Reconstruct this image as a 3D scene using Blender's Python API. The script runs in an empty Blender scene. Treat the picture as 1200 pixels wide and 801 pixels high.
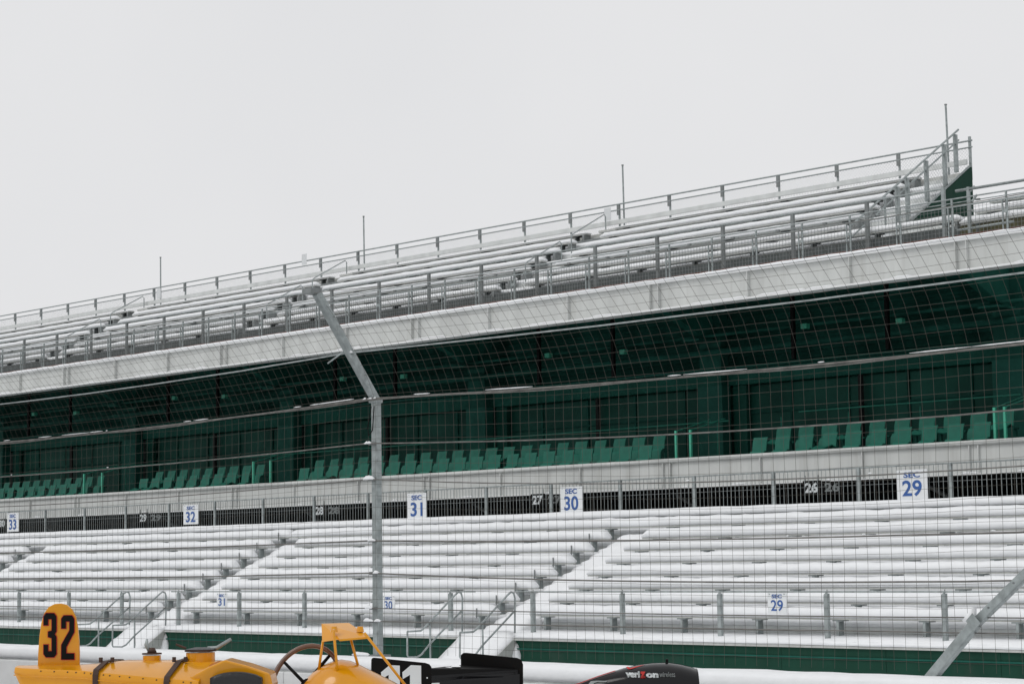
import bpy, math, random
from mathutils import Vector, Matrix, noise
random.seed(7)
S = bpy.context.scene
COL = S.collection
PI = math.pi

# ------------------------------------------------------------------ camera
# world: X runs along the grandstand, Y away from the track, Z up; the lens stands at the origin
FX = 2400.0
def _axes(roll=.015, vx=-1778, vy=692):
    m = Vector((vx-600, 400.5-vy, FX)).normalized()
    a, b = -roll, 1.0
    c = -(m[0]*a+m[1]*b)/m[2]
    u = Vector((a, b, c)).normalized()
    X = -m
    return X, X.cross(u), u
AX, AY, AZ = _axes()
cd = bpy.data.cameras.new('camera'); cam = bpy.data.objects.new('camera', cd); COL.objects.link(cam)
cd.sensor_width = 36; cd.lens = 72; cd.clip_end = 5000; cd.clip_start = .1
M = Matrix(((AX[0], AX[1], -AX[2]), (AY[0], AY[1], -AY[2]), (AZ[0], AZ[1], -AZ[2])))
cam.matrix_world = M.to_4x4()
S.camera = cam
S.render.resolution_x = 1024; S.render.resolution_y = 683

def ray(x, y):
    v = Vector((x-600, 400.5-y, FX)); return Vector((v.dot(AX), v.dot(AY), v.dot(AZ)))
def at(x, y, Y): r = ray(x, y); return r*(Y/r[1])
def atD(x, y, D): return ray(x, y)*(D/FX)
def X_(x, y, Y): return at(x, y, Y)[0]

# ------------------------------------------------------------------ world, sun, exposure
SUN_EL, SUN_ROT = math.radians(48), math.radians(200)
w = bpy.data.worlds.new('World'); S.world = w; w.use_nodes = True
nt = w.node_tree; nt.nodes.clear()
out = nt.nodes.new('ShaderNodeOutputWorld'); bg = nt.nodes.new('ShaderNodeBackground')
sky = nt.nodes.new('ShaderNodeTexSky'); sky.sky_type = 'NISHITA'; sky.sun_disc = False
sky.sun_elevation = SUN_EL; sky.sun_rotation = SUN_ROT; sky.air_density = 1; sky.dust_density = 3
hs = nt.nodes.new('ShaderNodeHueSaturation'); hs.inputs['Saturation'].default_value = .35
# overcast: an even grey cloud sheet with faint soft structure, over a little of the clear-sky gradient
tc = nt.nodes.new('ShaderNodeTexCoord'); nz = nt.nodes.new('ShaderNodeTexNoise'); nz.inputs['Scale'].default_value = 3.4
nz.inputs['Detail'].default_value = 6; nz.inputs['Roughness'].default_value = .5
cr = nt.nodes.new('ShaderNodeValToRGB'); cr.color_ramp.elements[0].position = .25; cr.color_ramp.elements[1].position = .8
cr.color_ramp.elements[0].color = (7.35, 7.4, 7.55, 1); cr.color_ramp.elements[1].color = (8.0, 8.0, 8.1, 1)
mx = nt.nodes.new('ShaderNodeMix'); mx.data_type = 'RGBA'; mx.inputs[0].default_value = .95
L = nt.links.new
L(sky.outputs[0], hs.inputs['Color']); L(tc.outputs['Generated'], nz.inputs['Vector']); L(nz.outputs['Fac'], cr.inputs[0])
L(hs.outputs[0], mx.inputs[6]); L(cr.outputs[0], mx.inputs[7]); L(mx.outputs[2], bg.inputs[0]); L(bg.outputs[0], out.inputs[0])
bg.inputs[1].default_value = .1
sd = bpy.data.lights.new('sun', 'SUN'); sd.energy = .7; sd.angle = math.radians(25); sd.color = (1, .98, .95)
so = bpy.data.objects.new('sun', sd); COL.objects.link(so)
sdir = Vector((math.sin(SUN_ROT)*math.cos(SUN_EL), math.cos(SUN_ROT)*math.cos(SUN_EL), math.sin(SUN_EL)))
so.rotation_euler = sdir.to_track_quat('Z', 'Y').to_euler(); so.location = (0, -10, 30)
S.view_settings.view_transform = 'Standard'; S.view_settings.look = 'None'
S.view_settings.exposure = 0.04; S.view_settings.gamma = 1
S.render.engine = 'CYCLES'

# ------------------------------------------------------------------ materials
def mat(name, col, rough=.7, metal=0, nscale=0, namt=.15, bump=0, bscale=40, coat=0, streak=0, spec=.5, stain=None):
    m = bpy.data.materials.new(name); m.use_nodes = True
    n = m.node_tree; b = n.nodes['Principled BSDF']
    b.inputs['Roughness'].default_value = rough; b.inputs['Metallic'].default_value = metal
    b.inputs['Coat Weight'].default_value = coat; b.inputs['Coat Roughness'].default_value = .04; b.inputs['Specular IOR Level'].default_value = spec
    b.inputs['Base Color'].default_value = (*col, 1)
    if nscale or streak or bump:
        t = n.nodes.new('ShaderNodeTexCoord')
    if nscale:
        mp = n.nodes.new('ShaderNodeMapping'); n.links.new(t.outputs['Object'], mp.inputs[0])
        if streak: mp.inputs['Scale'].default_value = (1, 1, streak)
        a = n.nodes.new('ShaderNodeTexNoise'); a.inputs['Scale'].default_value = nscale; a.inputs['Detail'].default_value = 5
        n.links.new(mp.outputs[0], a.inputs['Vector'])
        r = n.nodes.new('ShaderNodeValToRGB'); r.color_ramp.elements[0].position = .3; r.color_ramp.elements[1].position = .7
        lo = stain if stain else tuple(c*(1-namt) for c in col); hi = tuple(min(1, c*(1+namt)) for c in col)
        r.color_ramp.elements[0].color = (*lo, 1); r.color_ramp.elements[1].color = (*hi, 1)
        n.links.new(a.outputs['Fac'], r.inputs[0]); n.links.new(r.outputs[0], b.inputs['Base Color'])
    if bump:
        a2 = n.nodes.new('ShaderNodeTexNoise'); a2.inputs['Scale'].default_value = bscale; a2.inputs['Detail'].default_value = 4
        n.links.new(t.outputs['Object'], a2.inputs['Vector'])
        bp = n.nodes.new('ShaderNodeBump'); bp.inputs['Strength'].default_value = bump; bp.inputs['Distance'].default_value = .02
        n.links.new(a2.outputs['Fac'], bp.inputs['Height']); n.links.new(bp.outputs[0], b.inputs['Normal'])
    return m
snow = mat('snow', (.84, .855, .87), .9, nscale=3, namt=.03, bump=.5, bscale=9, spec=.2)
galv = mat('galvanised_steel', (.33, .365, .365), .5, .5, nscale=9, namt=.22)
galv_dark = mat('dull_steel_rail', (.21, .225, .225), .55, .4, nscale=5, namt=.2)
wirem = mat('fence_wire', (.085, .08, .07), .8, 0, spec=.2)
cablem = mat('steel_cable', (.15, .145, .135), .6, .3, nscale=6, namt=.35)
beam = mat('white_painted_beam', (.57, .585, .57), .6, nscale=2.2, namt=.09, streak=.12, bump=.1, bscale=6)
def weather(m, col, amt, sx=5., sz=.35):
    n = m.node_tree; b = n.nodes['Principled BSDF']; src = b.inputs['Base Color'].links[0].from_socket
    t = n.nodes.new('ShaderNodeTexCoord'); mp = n.nodes.new('ShaderNodeMapping'); mp.inputs['Scale'].default_value = (sx, sx, sz)
    q = n.nodes.new('ShaderNodeTexNoise'); q.inputs['Scale'].default_value = 1.0; q.inputs['Detail'].default_value = 6; q.inputs['Roughness'].default_value = .65
    rp = n.nodes.new('ShaderNodeValToRGB'); rp.color_ramp.elements[0].position = .52; rp.color_ramp.elements[1].position = .74
    rp.color_ramp.elements[1].color = (amt, amt, amt, 1)
    x = n.nodes.new('ShaderNodeMix'); x.data_type = 'RGBA'; x.inputs[7].default_value = (*col, 1)
    l = n.links.new; l(t.outputs['Object'], mp.inputs[0]); l(mp.outputs[0], q.inputs['Vector']); l(q.outputs['Fac'], rp.inputs[0])
    l(rp.outputs[0], x.inputs[0]); l(src, x.inputs[6]); l(x.outputs[2], b.inputs['Base Color'])
weather(beam, (.40, .40, .37), .45)
white = mat('white_paint', (.78, .79, .79), .5, nscale=4, namt=.05)
alum = mat('aluminium_plank', (.50, .51, .49), .45, .3, nscale=7, namt=.12)
riser = mat('pale_grey_deck', (.62, .64, .63), .7, nscale=2.5, namt=.12)
dgreen = mat('dark_green_steel', (.013, .078, .060), .75, spec=.12, nscale=1.2, namt=.35, streak=.4)
mgreen = mat('green_steel', (.013, .095, .072), .7, spec=.15, nscale=2, namt=.2)
colgreen = mat('green_column_paint', (.017, .100, .078), .7, spec=.15, nscale=2, namt=.15)
wallgreen = mat('green_wall_boards', (.007, .046, .029), .7, spec=.2, nscale=1.5, namt=.22, streak=.3, stain=(.006, .042, .026))
weather(wallgreen, (.03, .055, .042), .5, 2.2, .8)
seatg = mat('green_seat_plastic', (.015, .135, .096), .6, spec=.25, nscale=3, namt=.15)
railg = mat('bright_green_rail', (.05, .36, .24), .45, nscale=3, namt=.1)
glass = mat('dark_tinted_glass', (.013, .080, .060), .5, nscale=.8, namt=.3, spec=.1)
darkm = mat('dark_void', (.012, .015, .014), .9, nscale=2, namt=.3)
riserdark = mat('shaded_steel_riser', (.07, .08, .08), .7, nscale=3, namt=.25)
rust = mat('rust_primer', (.16, .055, .035), .8, nscale=5, namt=.3)
olive = mat('olive_riser', (.07, .065, .03), .8, nscale=5, namt=.3)
asph = mat('asphalt', (.055, .056, .058), .8, nscale=.7, namt=.25, bump=.3, bscale=60)
conc = mat('bright_bounce_concrete', (.52, .53, .53), .7, nscale=1.2, namt=.15, bump=.2)  # unseen ground; colour raised so it bounces more light upward
signw = mat('sign_white', (.74, .76, .77), .4, nscale=3, namt=.03)
blue = mat('sign_blue', (.03, .10, .32), .5, nscale=6, namt=.1)
black = mat('satin_black', (.006, .006, .006), .55, spec=.12, nscale=5, namt=.1)
gblack = mat('gloss_black_paint', (.005, .005, .006), .12, spec=.25, coat=.12, nscale=3, namt=.1)
yellow = mat('yellow_race_paint', (.70, .295, .001), .28, spec=.3, coat=.55, nscale=4, namt=.06)
numw = mat('number_white', (.72, .76, .77), .5, nscale=4, namt=.04)
numgrey = mat('number_faded', (.25, .27, .27), .6, nscale=4, namt=.04)
red = mat('red_print', (.55, .02, .012), .5, nscale=4, namt=.04)
leather = mat('brown_leather', (.05, .022, .012), .6, nscale=8, namt=.3)
bleather = mat('black_leather', (.012, .012, .013), .38, nscale=8, namt=.2, bump=.3, bscale=30)
wood = mat('varnished_wood', (.11, .042, .016), .35, nscale=7, namt=.35, coat=.4)
paperm = mat('weathered_paper', (.68, .70, .71), .8, nscale=8, namt=.05)
rubber = mat('tyre_rubber', (.02, .02, .02), .8, nscale=8, namt=.2)

weather(white, (.58, .59, .58), .5, 1.2, .6)
weather(galv, (.20, .215, .21), .6, 9, 3)
weather(yellow, (.50, .22, .01), .35, 6, 6)
# ------------------------------------------------------------------ mesh builder
class MB:
    def __init__(s): s.v = []; s.f = []
    def add(s, vs, fs):
        o = len(s.v); s.v += [tuple(v) for v in vs]; s.f += [tuple(i+o for i in f) for f in fs]; return s
    def box(s, x0, x1, y0, y1, z0, z1):
        return s.add([(x, y, z) for x in (x0, x1) for y in (y0, y1) for z in (z0, z1)],
                     [(0,1,3,2),(4,6,7,5),(0,4,5,1),(2,3,7,6),(0,2,6,4),(1,5,7,3)])
    def prismX(s, prof, x0, x1):            # (Y,Z) outline pushed along X
        n = len(prof)
        s.add([(x0, a, b) for a, b in prof]+[(x1, a, b) for a, b in prof],
              [(i, (i+1) % n, n+(i+1) % n, n+i) for i in range(n)]+[tuple(range(n))[::-1], tuple(range(n, 2*n))]); return s
    def ext(s, pts, d):                     # outline of 3-D points pushed by vector d
        n = len(pts); d = Vector(d); pts = [Vector(p) for p in pts]
        return s.add(pts+[p+d for p in pts], [(i, (i+1) % n, n+(i+1) % n, n+i) for i in range(n)]+[tuple(range(n))[::-1], tuple(range(n, 2*n))])
    def tube(s, path, r, n=6, caps=True, flat=1.0):
        path = [Vector(p) for p in path]; rings = []
        rr = r if isinstance(r, (list, tuple)) else [r]*len(path)
        up = None
        for i, p in enumerate(path):
            t = (path[min(i+1, len(path)-1)]-path[max(i-1, 0)]).normalized()
            if up is None:
                up = Vector((0, 0, 1)) if abs(t.z) < .9 else Vector((0, 1, 0))
            a = t.cross(up).normalized(); b = a.cross(t).normalized(); up = b
            rings.append([p+(a*math.cos(2*PI*(k+.5)/n)+b*math.sin(2*PI*(k+.5)/n)*flat)*rr[i] for k in range(n)])
        o = len(s.v)
        s.v += [tuple(q) for g in rings for q in g]
        for i in range(len(rings)-1):
            for k in range(n):
                k2 = (k+1) % n
                s.f.append((o+i*n+k, o+i*n+k2, o+(i+1)*n+k2, o+(i+1)*n+k))
        if caps:
            s.f.append(tuple(o+k for k in range(n))[::-1]); s.f.append(tuple(o+(len(rings)-1)*n+k for k in range(n)))
        return s
    def disc(s, c, ax, r, h, n=20):
        return s.tube([Vector(c), Vector(c)+Vector(ax)*h], r, n)
    def loft(s, rings, cap=True):
        n = len(rings[0]); o = len(s.v)
        s.v += [tuple(q) for g in rings for q in g]
        for i in range(len(rings)-1):
            for k in range(n):
                k2 = (k+1) % n; s.f.append((o+i*n+k, o+i*n+k2, o+(i+1)*n+k2, o+(i+1)*n+k))
        if cap: s.f.append(tuple(o+k for k in range(n))[::-1]); s.f.append(tuple(o+(len(rings)-1)*n+k for k in range(n)))
        return s
    def build(s, name, m, parent=None, smooth=False, bevel=0, fix=False):
        me = bpy.data.meshes.new(name); me.from_pydata(s.v, [], s.f)
        if m: me.materials.append(m)
        if smooth:
            me.polygons.foreach_set('use_smooth', [True]*len(me.polygons))
        me.update()
        import bmesh
        bm = bmesh.new(); bm.from_mesh(me); bmesh.ops.recalc_face_normals(bm, faces=bm.faces); bm.to_mesh(me); bm.free()
        o = bpy.data.objects.new(name, me); COL.objects.link(o)
        if parent: o.parent = parent
        if bevel:
            b = o.modifiers.new('bevel', 'BEVEL'); b.width = bevel; b.segments = 2; b.limit_method = 'ANGLE'
        if smooth == 'auto':
            me.set_sharp_from_angle(angle=math.radians(40))
        return o
def tag(o, label=None, cat=None, group=None, kind=None):
    if label: o['label'] = label
    if cat: o['category'] = cat
    if group: o['group'] = group
    if kind: o['kind'] = kind
    return o
def thing(name, label, cat, group=None, loc=(0, 0, 0)):
    o = bpy.data.objects.new(name, None); COL.objects.link(o); o.location = loc; o.empty_display_size = .2
    return tag(o, label, cat, group)
def inst(o, parent, loc=None, name=None):
    c = o.copy(); COL.objects.link(c); c.parent = parent
    if loc is not None: c.location = loc
    return c
def copy_tree(o, loc=None):
    c = o.copy(); COL.objects.link(c)
    if loc is not None: c.location = loc
    for ch in o.children:
        d = ch.copy(); COL.objects.link(d); d.parent = c
        for g in ch.children:
            e = g.copy(); COL.objects.link(e); e.parent = d
    return c
def text_mesh(body, size, bold=0, sx=1, thick=.004):
    cu = bpy.data.curves.new('lettering', 'FONT'); cu.body = body; cu.size = size; cu.offset = bold
    cu.align_x = 'CENTER'; cu.align_y = 'CENTER'; cu.extrude = thick/2; cu.resolution_u = 4
    ob = bpy.data.objects.new('tmp', cu); COL.objects.link(ob)
    dg = bpy.context.evaluated_depsgraph_get(); me = bpy.data.meshes.new_from_object(ob.evaluated_get(dg))
    bpy.data.objects.remove(ob); me.materials.clear()
    xs = [v.co.x for v in me.vertices]; ys = [v.co.y for v in me.vertices]
    cx = (min(xs)+max(xs))/2; cy = (min(ys)+max(ys))/2
    for v in me.vertices: v.co.x = (v.co.x-cx)*sx; v.co.y -= cy
    return me
def put_text(name, body, size, m, parent, origin, right, up, bold=0, sx=1, thick=.004, fn=None, width=None, height=None):
    me = text_mesh(body, size, bold, sx, thick); me.materials.append(m); me.name = name
    if width:
        W = max(v.co.x for v in me.vertices)*2; H = max(v.co.y for v in me.vertices)*2
        for v in me.vertices: v.co.x *= width/W; v.co.y *= (height or size)/H
    right = Vector(right).normalized(); up = Vector(up).normalized(); n = right.cross(up)
    for v in me.vertices:
        c = v.co.copy(); p = Vector(origin)+right*c.x+up*c.y+n*c.z
        v.co = fn(p) if fn else p
    o = bpy.data.objects.new(name, me); COL.objects.link(o); o.parent = parent; return o
def nz1(x, s=0.0): return noise.noise(Vector((x, s, s*.37+1.3)))

XL, XR = -92.0, -8.0     # run of the stand that is built

# ------------------------------------------------------------------ ground, track
GZ = -2.6
tag(MB().box(-2500, 2500, -1200, 2500, GZ-1, GZ).build('ground', conc), kind='structure')
tag(MB().box(-400, 200, 2.5, 20.38, GZ, GZ+.004).build('race_track', asph), kind='structure')
tag(MB().box(-400, 200, 21.16, 32.5, GZ, GZ+.12).build('bounce_snow_walkway', snow), kind='structure')  # out-of-frame snow layer, added to throw light up onto the benches
tag(MB().box(-30, 14, 2, 19.2, GZ, -1.9).build('paddock_platform', snow, bevel=.02), kind='structure')  # platform top is unseen; its snow is added to brighten wall and cars

def snow_strip(mb, x0, x1, prof, step=.3, seed=0., amp=.02, rnd=True):
    """snow lying along X: prof = closed (Y,Z) outline, first and last points the flat base"""
    n = max(2, int((x1-x0)/step)); rings = []
    cy = sum(p[0] for p in prof)/len(prof); zb = min(p[1] for p in prof); H = max(p[1] for p in prof)-zb
    for i in range(n+1):
        x = x0+(x1-x0)*i/n
        e = min((x-x0), (x1-x))/.13
        sc = 1.0 if not rnd or e >= 1 else (.45+.55*math.sqrt(max(0, 1-(1-e)**2)))
        k = 1+amp/max(H, .01)*(nz1(x*1.7, seed)*1.3+nz1(x*5.1, seed+9)*.9)
        ky = 1+.10*nz1(x*2.3, seed+4)
        rings.append([(x, cy+(y-cy)*ky*(1 if sc == 1 else .75+.25*sc), zb+(z-zb)*k*sc) for y, z in prof])
    if rnd:
        a = list(rings[0]); b = list(rings[-1])
        rings[0] = a
    mb.loft(rings); return mb

# ------------------------------------------------------------------ trackside wall with snow
wall = thing('track_wall', 'long white trackside wall with thick snow on top, across the foot of the picture', 'wall', loc=(-24, 20.8, GZ))
def par(o, p): o.parent = p; o.matrix_parent_inverse = p.matrix_basis.inverted(); return o
class P:   # build with world coordinates under a placed thing
    pass
def pb(mb, name, m, parent, **k):
    o = mb.build(name, m, None, **k); return par(o, parent)
x = XL
while x < 20:
    o = pb(MB().box(x+.006, x+5.994, 20.45, 21.15, GZ, -1.702), 'wall_panel', white, wall, bevel=.015); x += 6
pb(MB().box(XL, 20, 20.475, 21.12, -1.70, -1.675), 'cap_joint', riser, wall)
mb = MB(); snow_strip(mb, XL, 20, [(20.45, -1.672), (20.435, -1.60), (20.44, -1.51), (20.50, -1.455), (20.8, -1.435), (21.05, -1.45), (21.17, -1.50), (21.17, -1.672)], step=.35, seed=3, amp=.012, rnd=False)
o = pb(mb, 'snow_cap', snow, wall, smooth=True)

# ------------------------------------------------------------------ lower stand
BY = lambda i: 33.45+.65*(i-1)          # front edge of bench i
BZ = lambda i: -1.27+.29*(i-1)          # underside of its plank
AISLES = [-34.7+13.5, -34.7, -48.2, -61.7, -75.2]       # left-hand edge (bench ends) of each aisle; each 1.25 wide
AISLES = [-34.7, -48.2, -61.7, -75.2]
AW = 1.25
stand = thing('lower_grandstand', 'lower tier of the grandstand, snowy stepped deck above a low dark green wall', 'grandstand', loc=(-40, 33, GZ))
prof = [(32.62, GZ), (32.62, -1.72)]
for i in range(8):
    y = 33.88+.65*i; prof += [(y, -1.72+.29*i), (y, -1.72+.29*(i+1))]
prof += [(38.72, .60), (38.72, 1.0), (39.32, 1.0), (39.32, GZ)]
pb(MB().prismX(prof, XL, XR), 'stepped_deck', riser, stand)
mb = MB()
for i in range(9):
    y0 = (32.56 if i == 0 else 33.88+.65*(i-1)); y1 = 33.88+.65*i-.01
    if i == 8: y1 = 38.71
    z = -1.72+.29*i
    t = .10 if i == 0 else .13
    snow_strip(mb, XL, XR, [(y0+.02, z-.02 if i == 0 else z+.0), (y0-.02, z+t*.55), (y0+.03, z+t), (y0+.2, z+t+.02), (y1, z+t+.05), (y1, z)], step=.45, seed=20+i, amp=.012, rnd=False)
pb(mb, 'tread_snow', snow, stand, smooth=True)
# back ledge: thin dark board edge and its thick snow
pb(MB().box(XL, XR, 38.62, 38.70, 1.0, 1.035), 'ledge_board', galv_dark, stand)
mb = MB(); snow_strip(mb, XL, XR, [(38.62, 1.045), (38.60, 1.12), (38.64, 1.19), (38.75, 1.235), (39.15, 1.245), (39.28, 1.2), (39.28, 1.045)], seed=41, amp=.012, rnd=False, step=.4)
pb(mb, 'ledge_snow', snow, stand, smooth=True)
# green boarded wall in panels between stair gaps
gaps = [(a-.1, a+1.7) for a in AISLES]
edges = [XR]+[v for g in sorted(gaps, reverse=True) for v in (g[1], g[0])]+[XL]
for j in range(0, len(edges), 2):
    a, b = edges[j+1], edges[j]
    n = max(1, round((b-a)/2.44)); d = (b-a)/n
    for k in range(n):
        pb(MB().box(a+k*d+.004, a+(k+1)*d-.004, 32.53, 32.61, GZ, -1.78), 'wall_panel', wallgreen, stand)
    pb(MB().box(a, b, 32.49, 32.528, -1.975, -1.945), 'wall_rail', mgreen, stand)
    pb(MB().box(a, b, 32.47, 32.62, -1.776, -1.735), 'wall_capping', alum, stand)
    m2 = MB(); snow_strip(m2, a, b, [(32.48, -1.733), (32.45, -1.70), (32.49, -1.66), (32.6, -1.64), (32.7, -1.66), (32.7, -1.733)], seed=51+j, amp=.03, step=.16)
    pb(m2, 'capping_snow', snow, stand, smooth=True)
# aisles: snowed-up steps
for q, a in enumerate(AISLES):
    pr = [(32.5, -1.9), (32.5, -1.60)]
    for i in range(15):
        y = 32.9+.325*i+.25; z = -1.60+.145*i
        if z > .55: break
        pr += [(y, z+.03), (y+.09, z+.135)]
    pr += [(38.15, .62), (38.15, -1.9)]
    rings = []
    xs = [a+.03+k*(AW-.06)/6 for k in range(7)]
    for k, xx in enumerate(xs):
        e = -.05 if k in (0, 6) else .0
        rings.append([(xx, y+.04*nz1(y*3, xx), z+(0 if z < -1.85 else e+.045*nz1(y*2.1+xx*2, q+5))) for y, z in pr])
    pb(MB().loft(rings), 'aisle_snow', snow, stand, smooth=True)
    # flight down through the gap in the green wall
    x0, x1 = a-.07, a+1.66
    pr = []
    for k in range(9):
        t = k/8; y = 32.62-1.55*t; z = -1.57-1.08*t
        pr.append((y, z))
    rings = []
    for k in range(9):
        xx = x0+(x1-x0)*k/8; e = -.05 if k in (0, 8) else 0
        top = [(xx, y, z+e+.03*nz1(y*5+xx, q+2.2)+(.02 if j % 2 else -.015)) for j, (y, z) in enumerate(pr)]
        rings.append(top+[(xx, 31.0, GZ-.15), (xx, 32.62, -1.9)])
    pb(MB().loft(rings), 'stair_snow', snow, stand, smooth=True)
    for xs_, nm in ((x0-.03, 'l'), (x1+.03, 'r')):
        pb(MB().ext([(xs_, 32.60, -1.65), (xs_, 31.05, -2.72), (xs_, 31.05, -3.0), (xs_, 32.50, -3.0), (xs_, 32.50, -2.3), (xs_, 32.60, -2.3)], (.03, 0, 0)), 'stair_stringer', alum, stand)
    m2 = MB(); m2.loft([[(x1+.07, 32.52, -1.80), (x1+.07, 32.40, -2.1), (x1+.07, 32.25, -2.5), (x1+.07, 32.52, -2.5)],
                        [(x1+.16, 32.52, -1.9), (x1+.16, 32.44, -2.15), (x1+.14, 32.35, -2.5), (x1+.14, 32.52, -2.5)],
                        [(x1+.22, 32.525, -2.1), (x1+.22, 32.5, -2.25), (x1+.2, 32.48, -2.45), (x1+.2, 32.525, -2.45)]])
    pb(m2, 'snow_drift', snow, stand, smooth=True)

# ------------------------------------------------------------------ benches
ORD = ['first', 'second', 'third', 'fourth', 'fifth', 'sixth', 'seventh', 'eighth', 'ninth', 'tenth', 'eleventh', 'twelfth', 'thirteenth', 'fourteenth', 'fifteenth', 'sixteenth', 'seventeenth', 'eighteenth', 'nineteenth', 'twentieth', 'twenty-first', 'twenty-second', 'twenty-third']
brk_cache = {}
def bench(x0, x1, yf, z, label, group, cap=.245, drop=.40, seed=0., step=2.1, amp=.018, depth=.27, rail=True):
    t = thing('bleacher_bench', label, 'bench', group, loc=((x0+x1)/2, yf, z))
    L0, L1 = x0-t.location.x, x1-t.location.x
    MB().box(L0, L1, .0, depth, 0, .035).build('seat_plank', alum, t)
    m2 = MB()
    # the snow breaks up here and there along the plank
    cuts = [L0-.03]
    rs = random.Random(seed*13+1)
    snow_strip(m2, L0-.02, L1+.02, [(.01, .037), (-.022, .045), (-.034, cap*.5), (-.018, cap*.72), (.04, cap*.93), (.14, cap*1.04), (depth-.02, cap*.98), (depth+.045, cap*.5), (depth+.01, .037)],
               seed=seed, amp=amp, step=.16)
    m2.build('snow_cap', snow, t, smooth=True)
    key = drop
    if key not in brk_cache:
        b = MB().box(-.03, .03, .03, .2, -drop, -.002); b.box(-.12, .12, .02, .25, -.028, -.003)
        
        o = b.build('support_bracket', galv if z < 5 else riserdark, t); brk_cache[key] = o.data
        bpy.data.objects.remove(o)
    n = max(1, round((L1-L0-.9)/step)); d = (L1-L0-.9)/n
    for k in range(n+1):
        o = bpy.data.objects.new('support_bracket', brk_cache[key]); COL.objects.link(o); o.parent = t
        o.location = (L0+.45+k*d, 0, 0)
        if z > 5 and k == n: MB().box(L1-.12, L1-.04, -.01, depth+.02, -.20, -.001).build('end_plate', galv_dark, t)
        if rail and k == n and z < 5: MB().box(L1-.47, L1-.45, -.06, -.04, -.06, .17).build('marker_rod', galv_dark, t)
    return t
lower_blocks = [(-33.45, XR, 'right-hand lower block, right of the wide middle aisle'), (-46.95, -34.7, 'lower block behind the tall fence post'),
                (-60.45, -48.2, 'lower block below the SEC 32 sign'), (-73.9, -61.7, 'lower block at the far left edge')]
for bi, (a, b, nm) in enumerate(lower_blocks):
    for i in range(1, 8):
        if bi == 3 and i < 4: continue
        bench(a+.02*nz1(i, bi), b, BY(i), BZ(i), f'snowy bench, {ORD[i-1]} row from the bottom, {nm}', 'snow-covered benches of the lower tier', seed=bi*10+i)
bench(XL, -48.0, BY(8), BZ(8), 'snow-covered topmost lower bench, the long run left of the tall fence post', 'snow-covered benches of the lower tier', seed=77)
bench(-47.96, XR, BY(8), BZ(8), 'snow-covered topmost lower bench, the long run passing under signs SEC 30 and 29', 'snow-covered benches of the lower tier', seed=78)

# ------------------------------------------------------------------ front railing of the lower stand (one per block)
def front_rail(a, b, label):
    t = thing('front_railing', label, 'railing', 'steel railings on the low green wall', loc=((a+b)/2, 32.75, -1.7))
    x = -19.1-2.71*30
    while x < XR:
        if a <= x <= b:
            pb(MB().ext([(x-.045, 32.72, -1.66), (x+.045, 32.72, -1.66), (x+.045, 32.72, -.74), (x+.02, 32.72, -.70), (x-.045, 32.72, -.76)], (0, .012, 0)).box(x+.033, x+.045, 32.732, 32.80, -1.66, -.73), 'post', galv, t)
            pb(MB().tube([(x+.03, 32.74, -.76), (x+.03, 32.74, -.655)], .009), 'post_peg', galv_dark, t)
            pb(MB().loft([[(x-.1, 32.66, -1.665), (x+.12, 32.66, -1.665), (x+.1, 32.85, -1.665), (x-.1, 32.85, -1.665)], [(x-.03, 32.7, -1.61), (x+.06, 32.7, -1.60), (x+.05, 32.8, -1.60), (x-.04, 32.8, -1.61)]]), 'post_snow', snow, t, smooth=True)
        x += 2.71
    pb(MB().tube([(a+.1, 32.74, -.70), (b-.1, 32.74, -.70)], .016), 'top_rail', galv, t)
    pb(MB().tube([(a+.1, 32.74, -.90), (b-.1, 32.74, -.91)], .005, 4), 'wire', cablem, t)
    return t
front_rail(-33.3, XR, 'low steel railing on the green wall, right of the middle aisle stair')
front_rail(-46.6, -34.4-.0, 'low steel railing on the green wall behind the tall fence post')
front_rail(-60.1, -47.9, 'low steel railing on the green wall behind the yellow car number fin')
front_rail(-73.6, -61.5, 'low steel railing on the green wall at the far left edge')

# ------------------------------------------------------------------ stair handrails
def handrail(xc, ytop, label, mirror=False):
    t = thing('stair_handrail', label, 'handrail', 'bent pipe handrails beside the lower stairs', loc=(xc, 32.0, -2.0))
    r = .022
    y0, z0 = 32.62, -.72
    path = [(xc, 32.62, -1.62), (xc, 32.64, -.84), (xc, 32.60, -.73), (xc, 32.52, -.70), (xc, 32.42, -.76), (xc, 31.42, -1.50), (xc, 31.34, -1.545), (xc, 31.22, -1.55), (xc, 30.93, -1.55)]
    path2 = [(xc, 30.93, -1.55), (xc, 30.92, -2.07), (xc, 30.95, -2.12), (xc, 31.22, -2.13), (xc, 31.35, -2.08), (xc, 31.6, -1.86), (xc, 32.63, -1.12)]
    pb(MB().tube(path, r, 8), 'hand_bar', galv, t, smooth=True)
    pb(MB().tube(path2, r, 8), 'lower_bar', galv, t, smooth=True)
    pb(MB().tube([(xc, 31.62, -1.36), (xc, 31.62, -2.45)], r, 8), 'post', galv, t, smooth=True)
for a, side in ((-34.7, 'middle'), (-48.2, 'left-hand')):
    handrail(a-.13, 0, f'bent pipe handrail on the left side of the {side} lower stair')
    handrail(a+1.6, 0, f'bent pipe handrail on the right side of the {side} lower stair')

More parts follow.
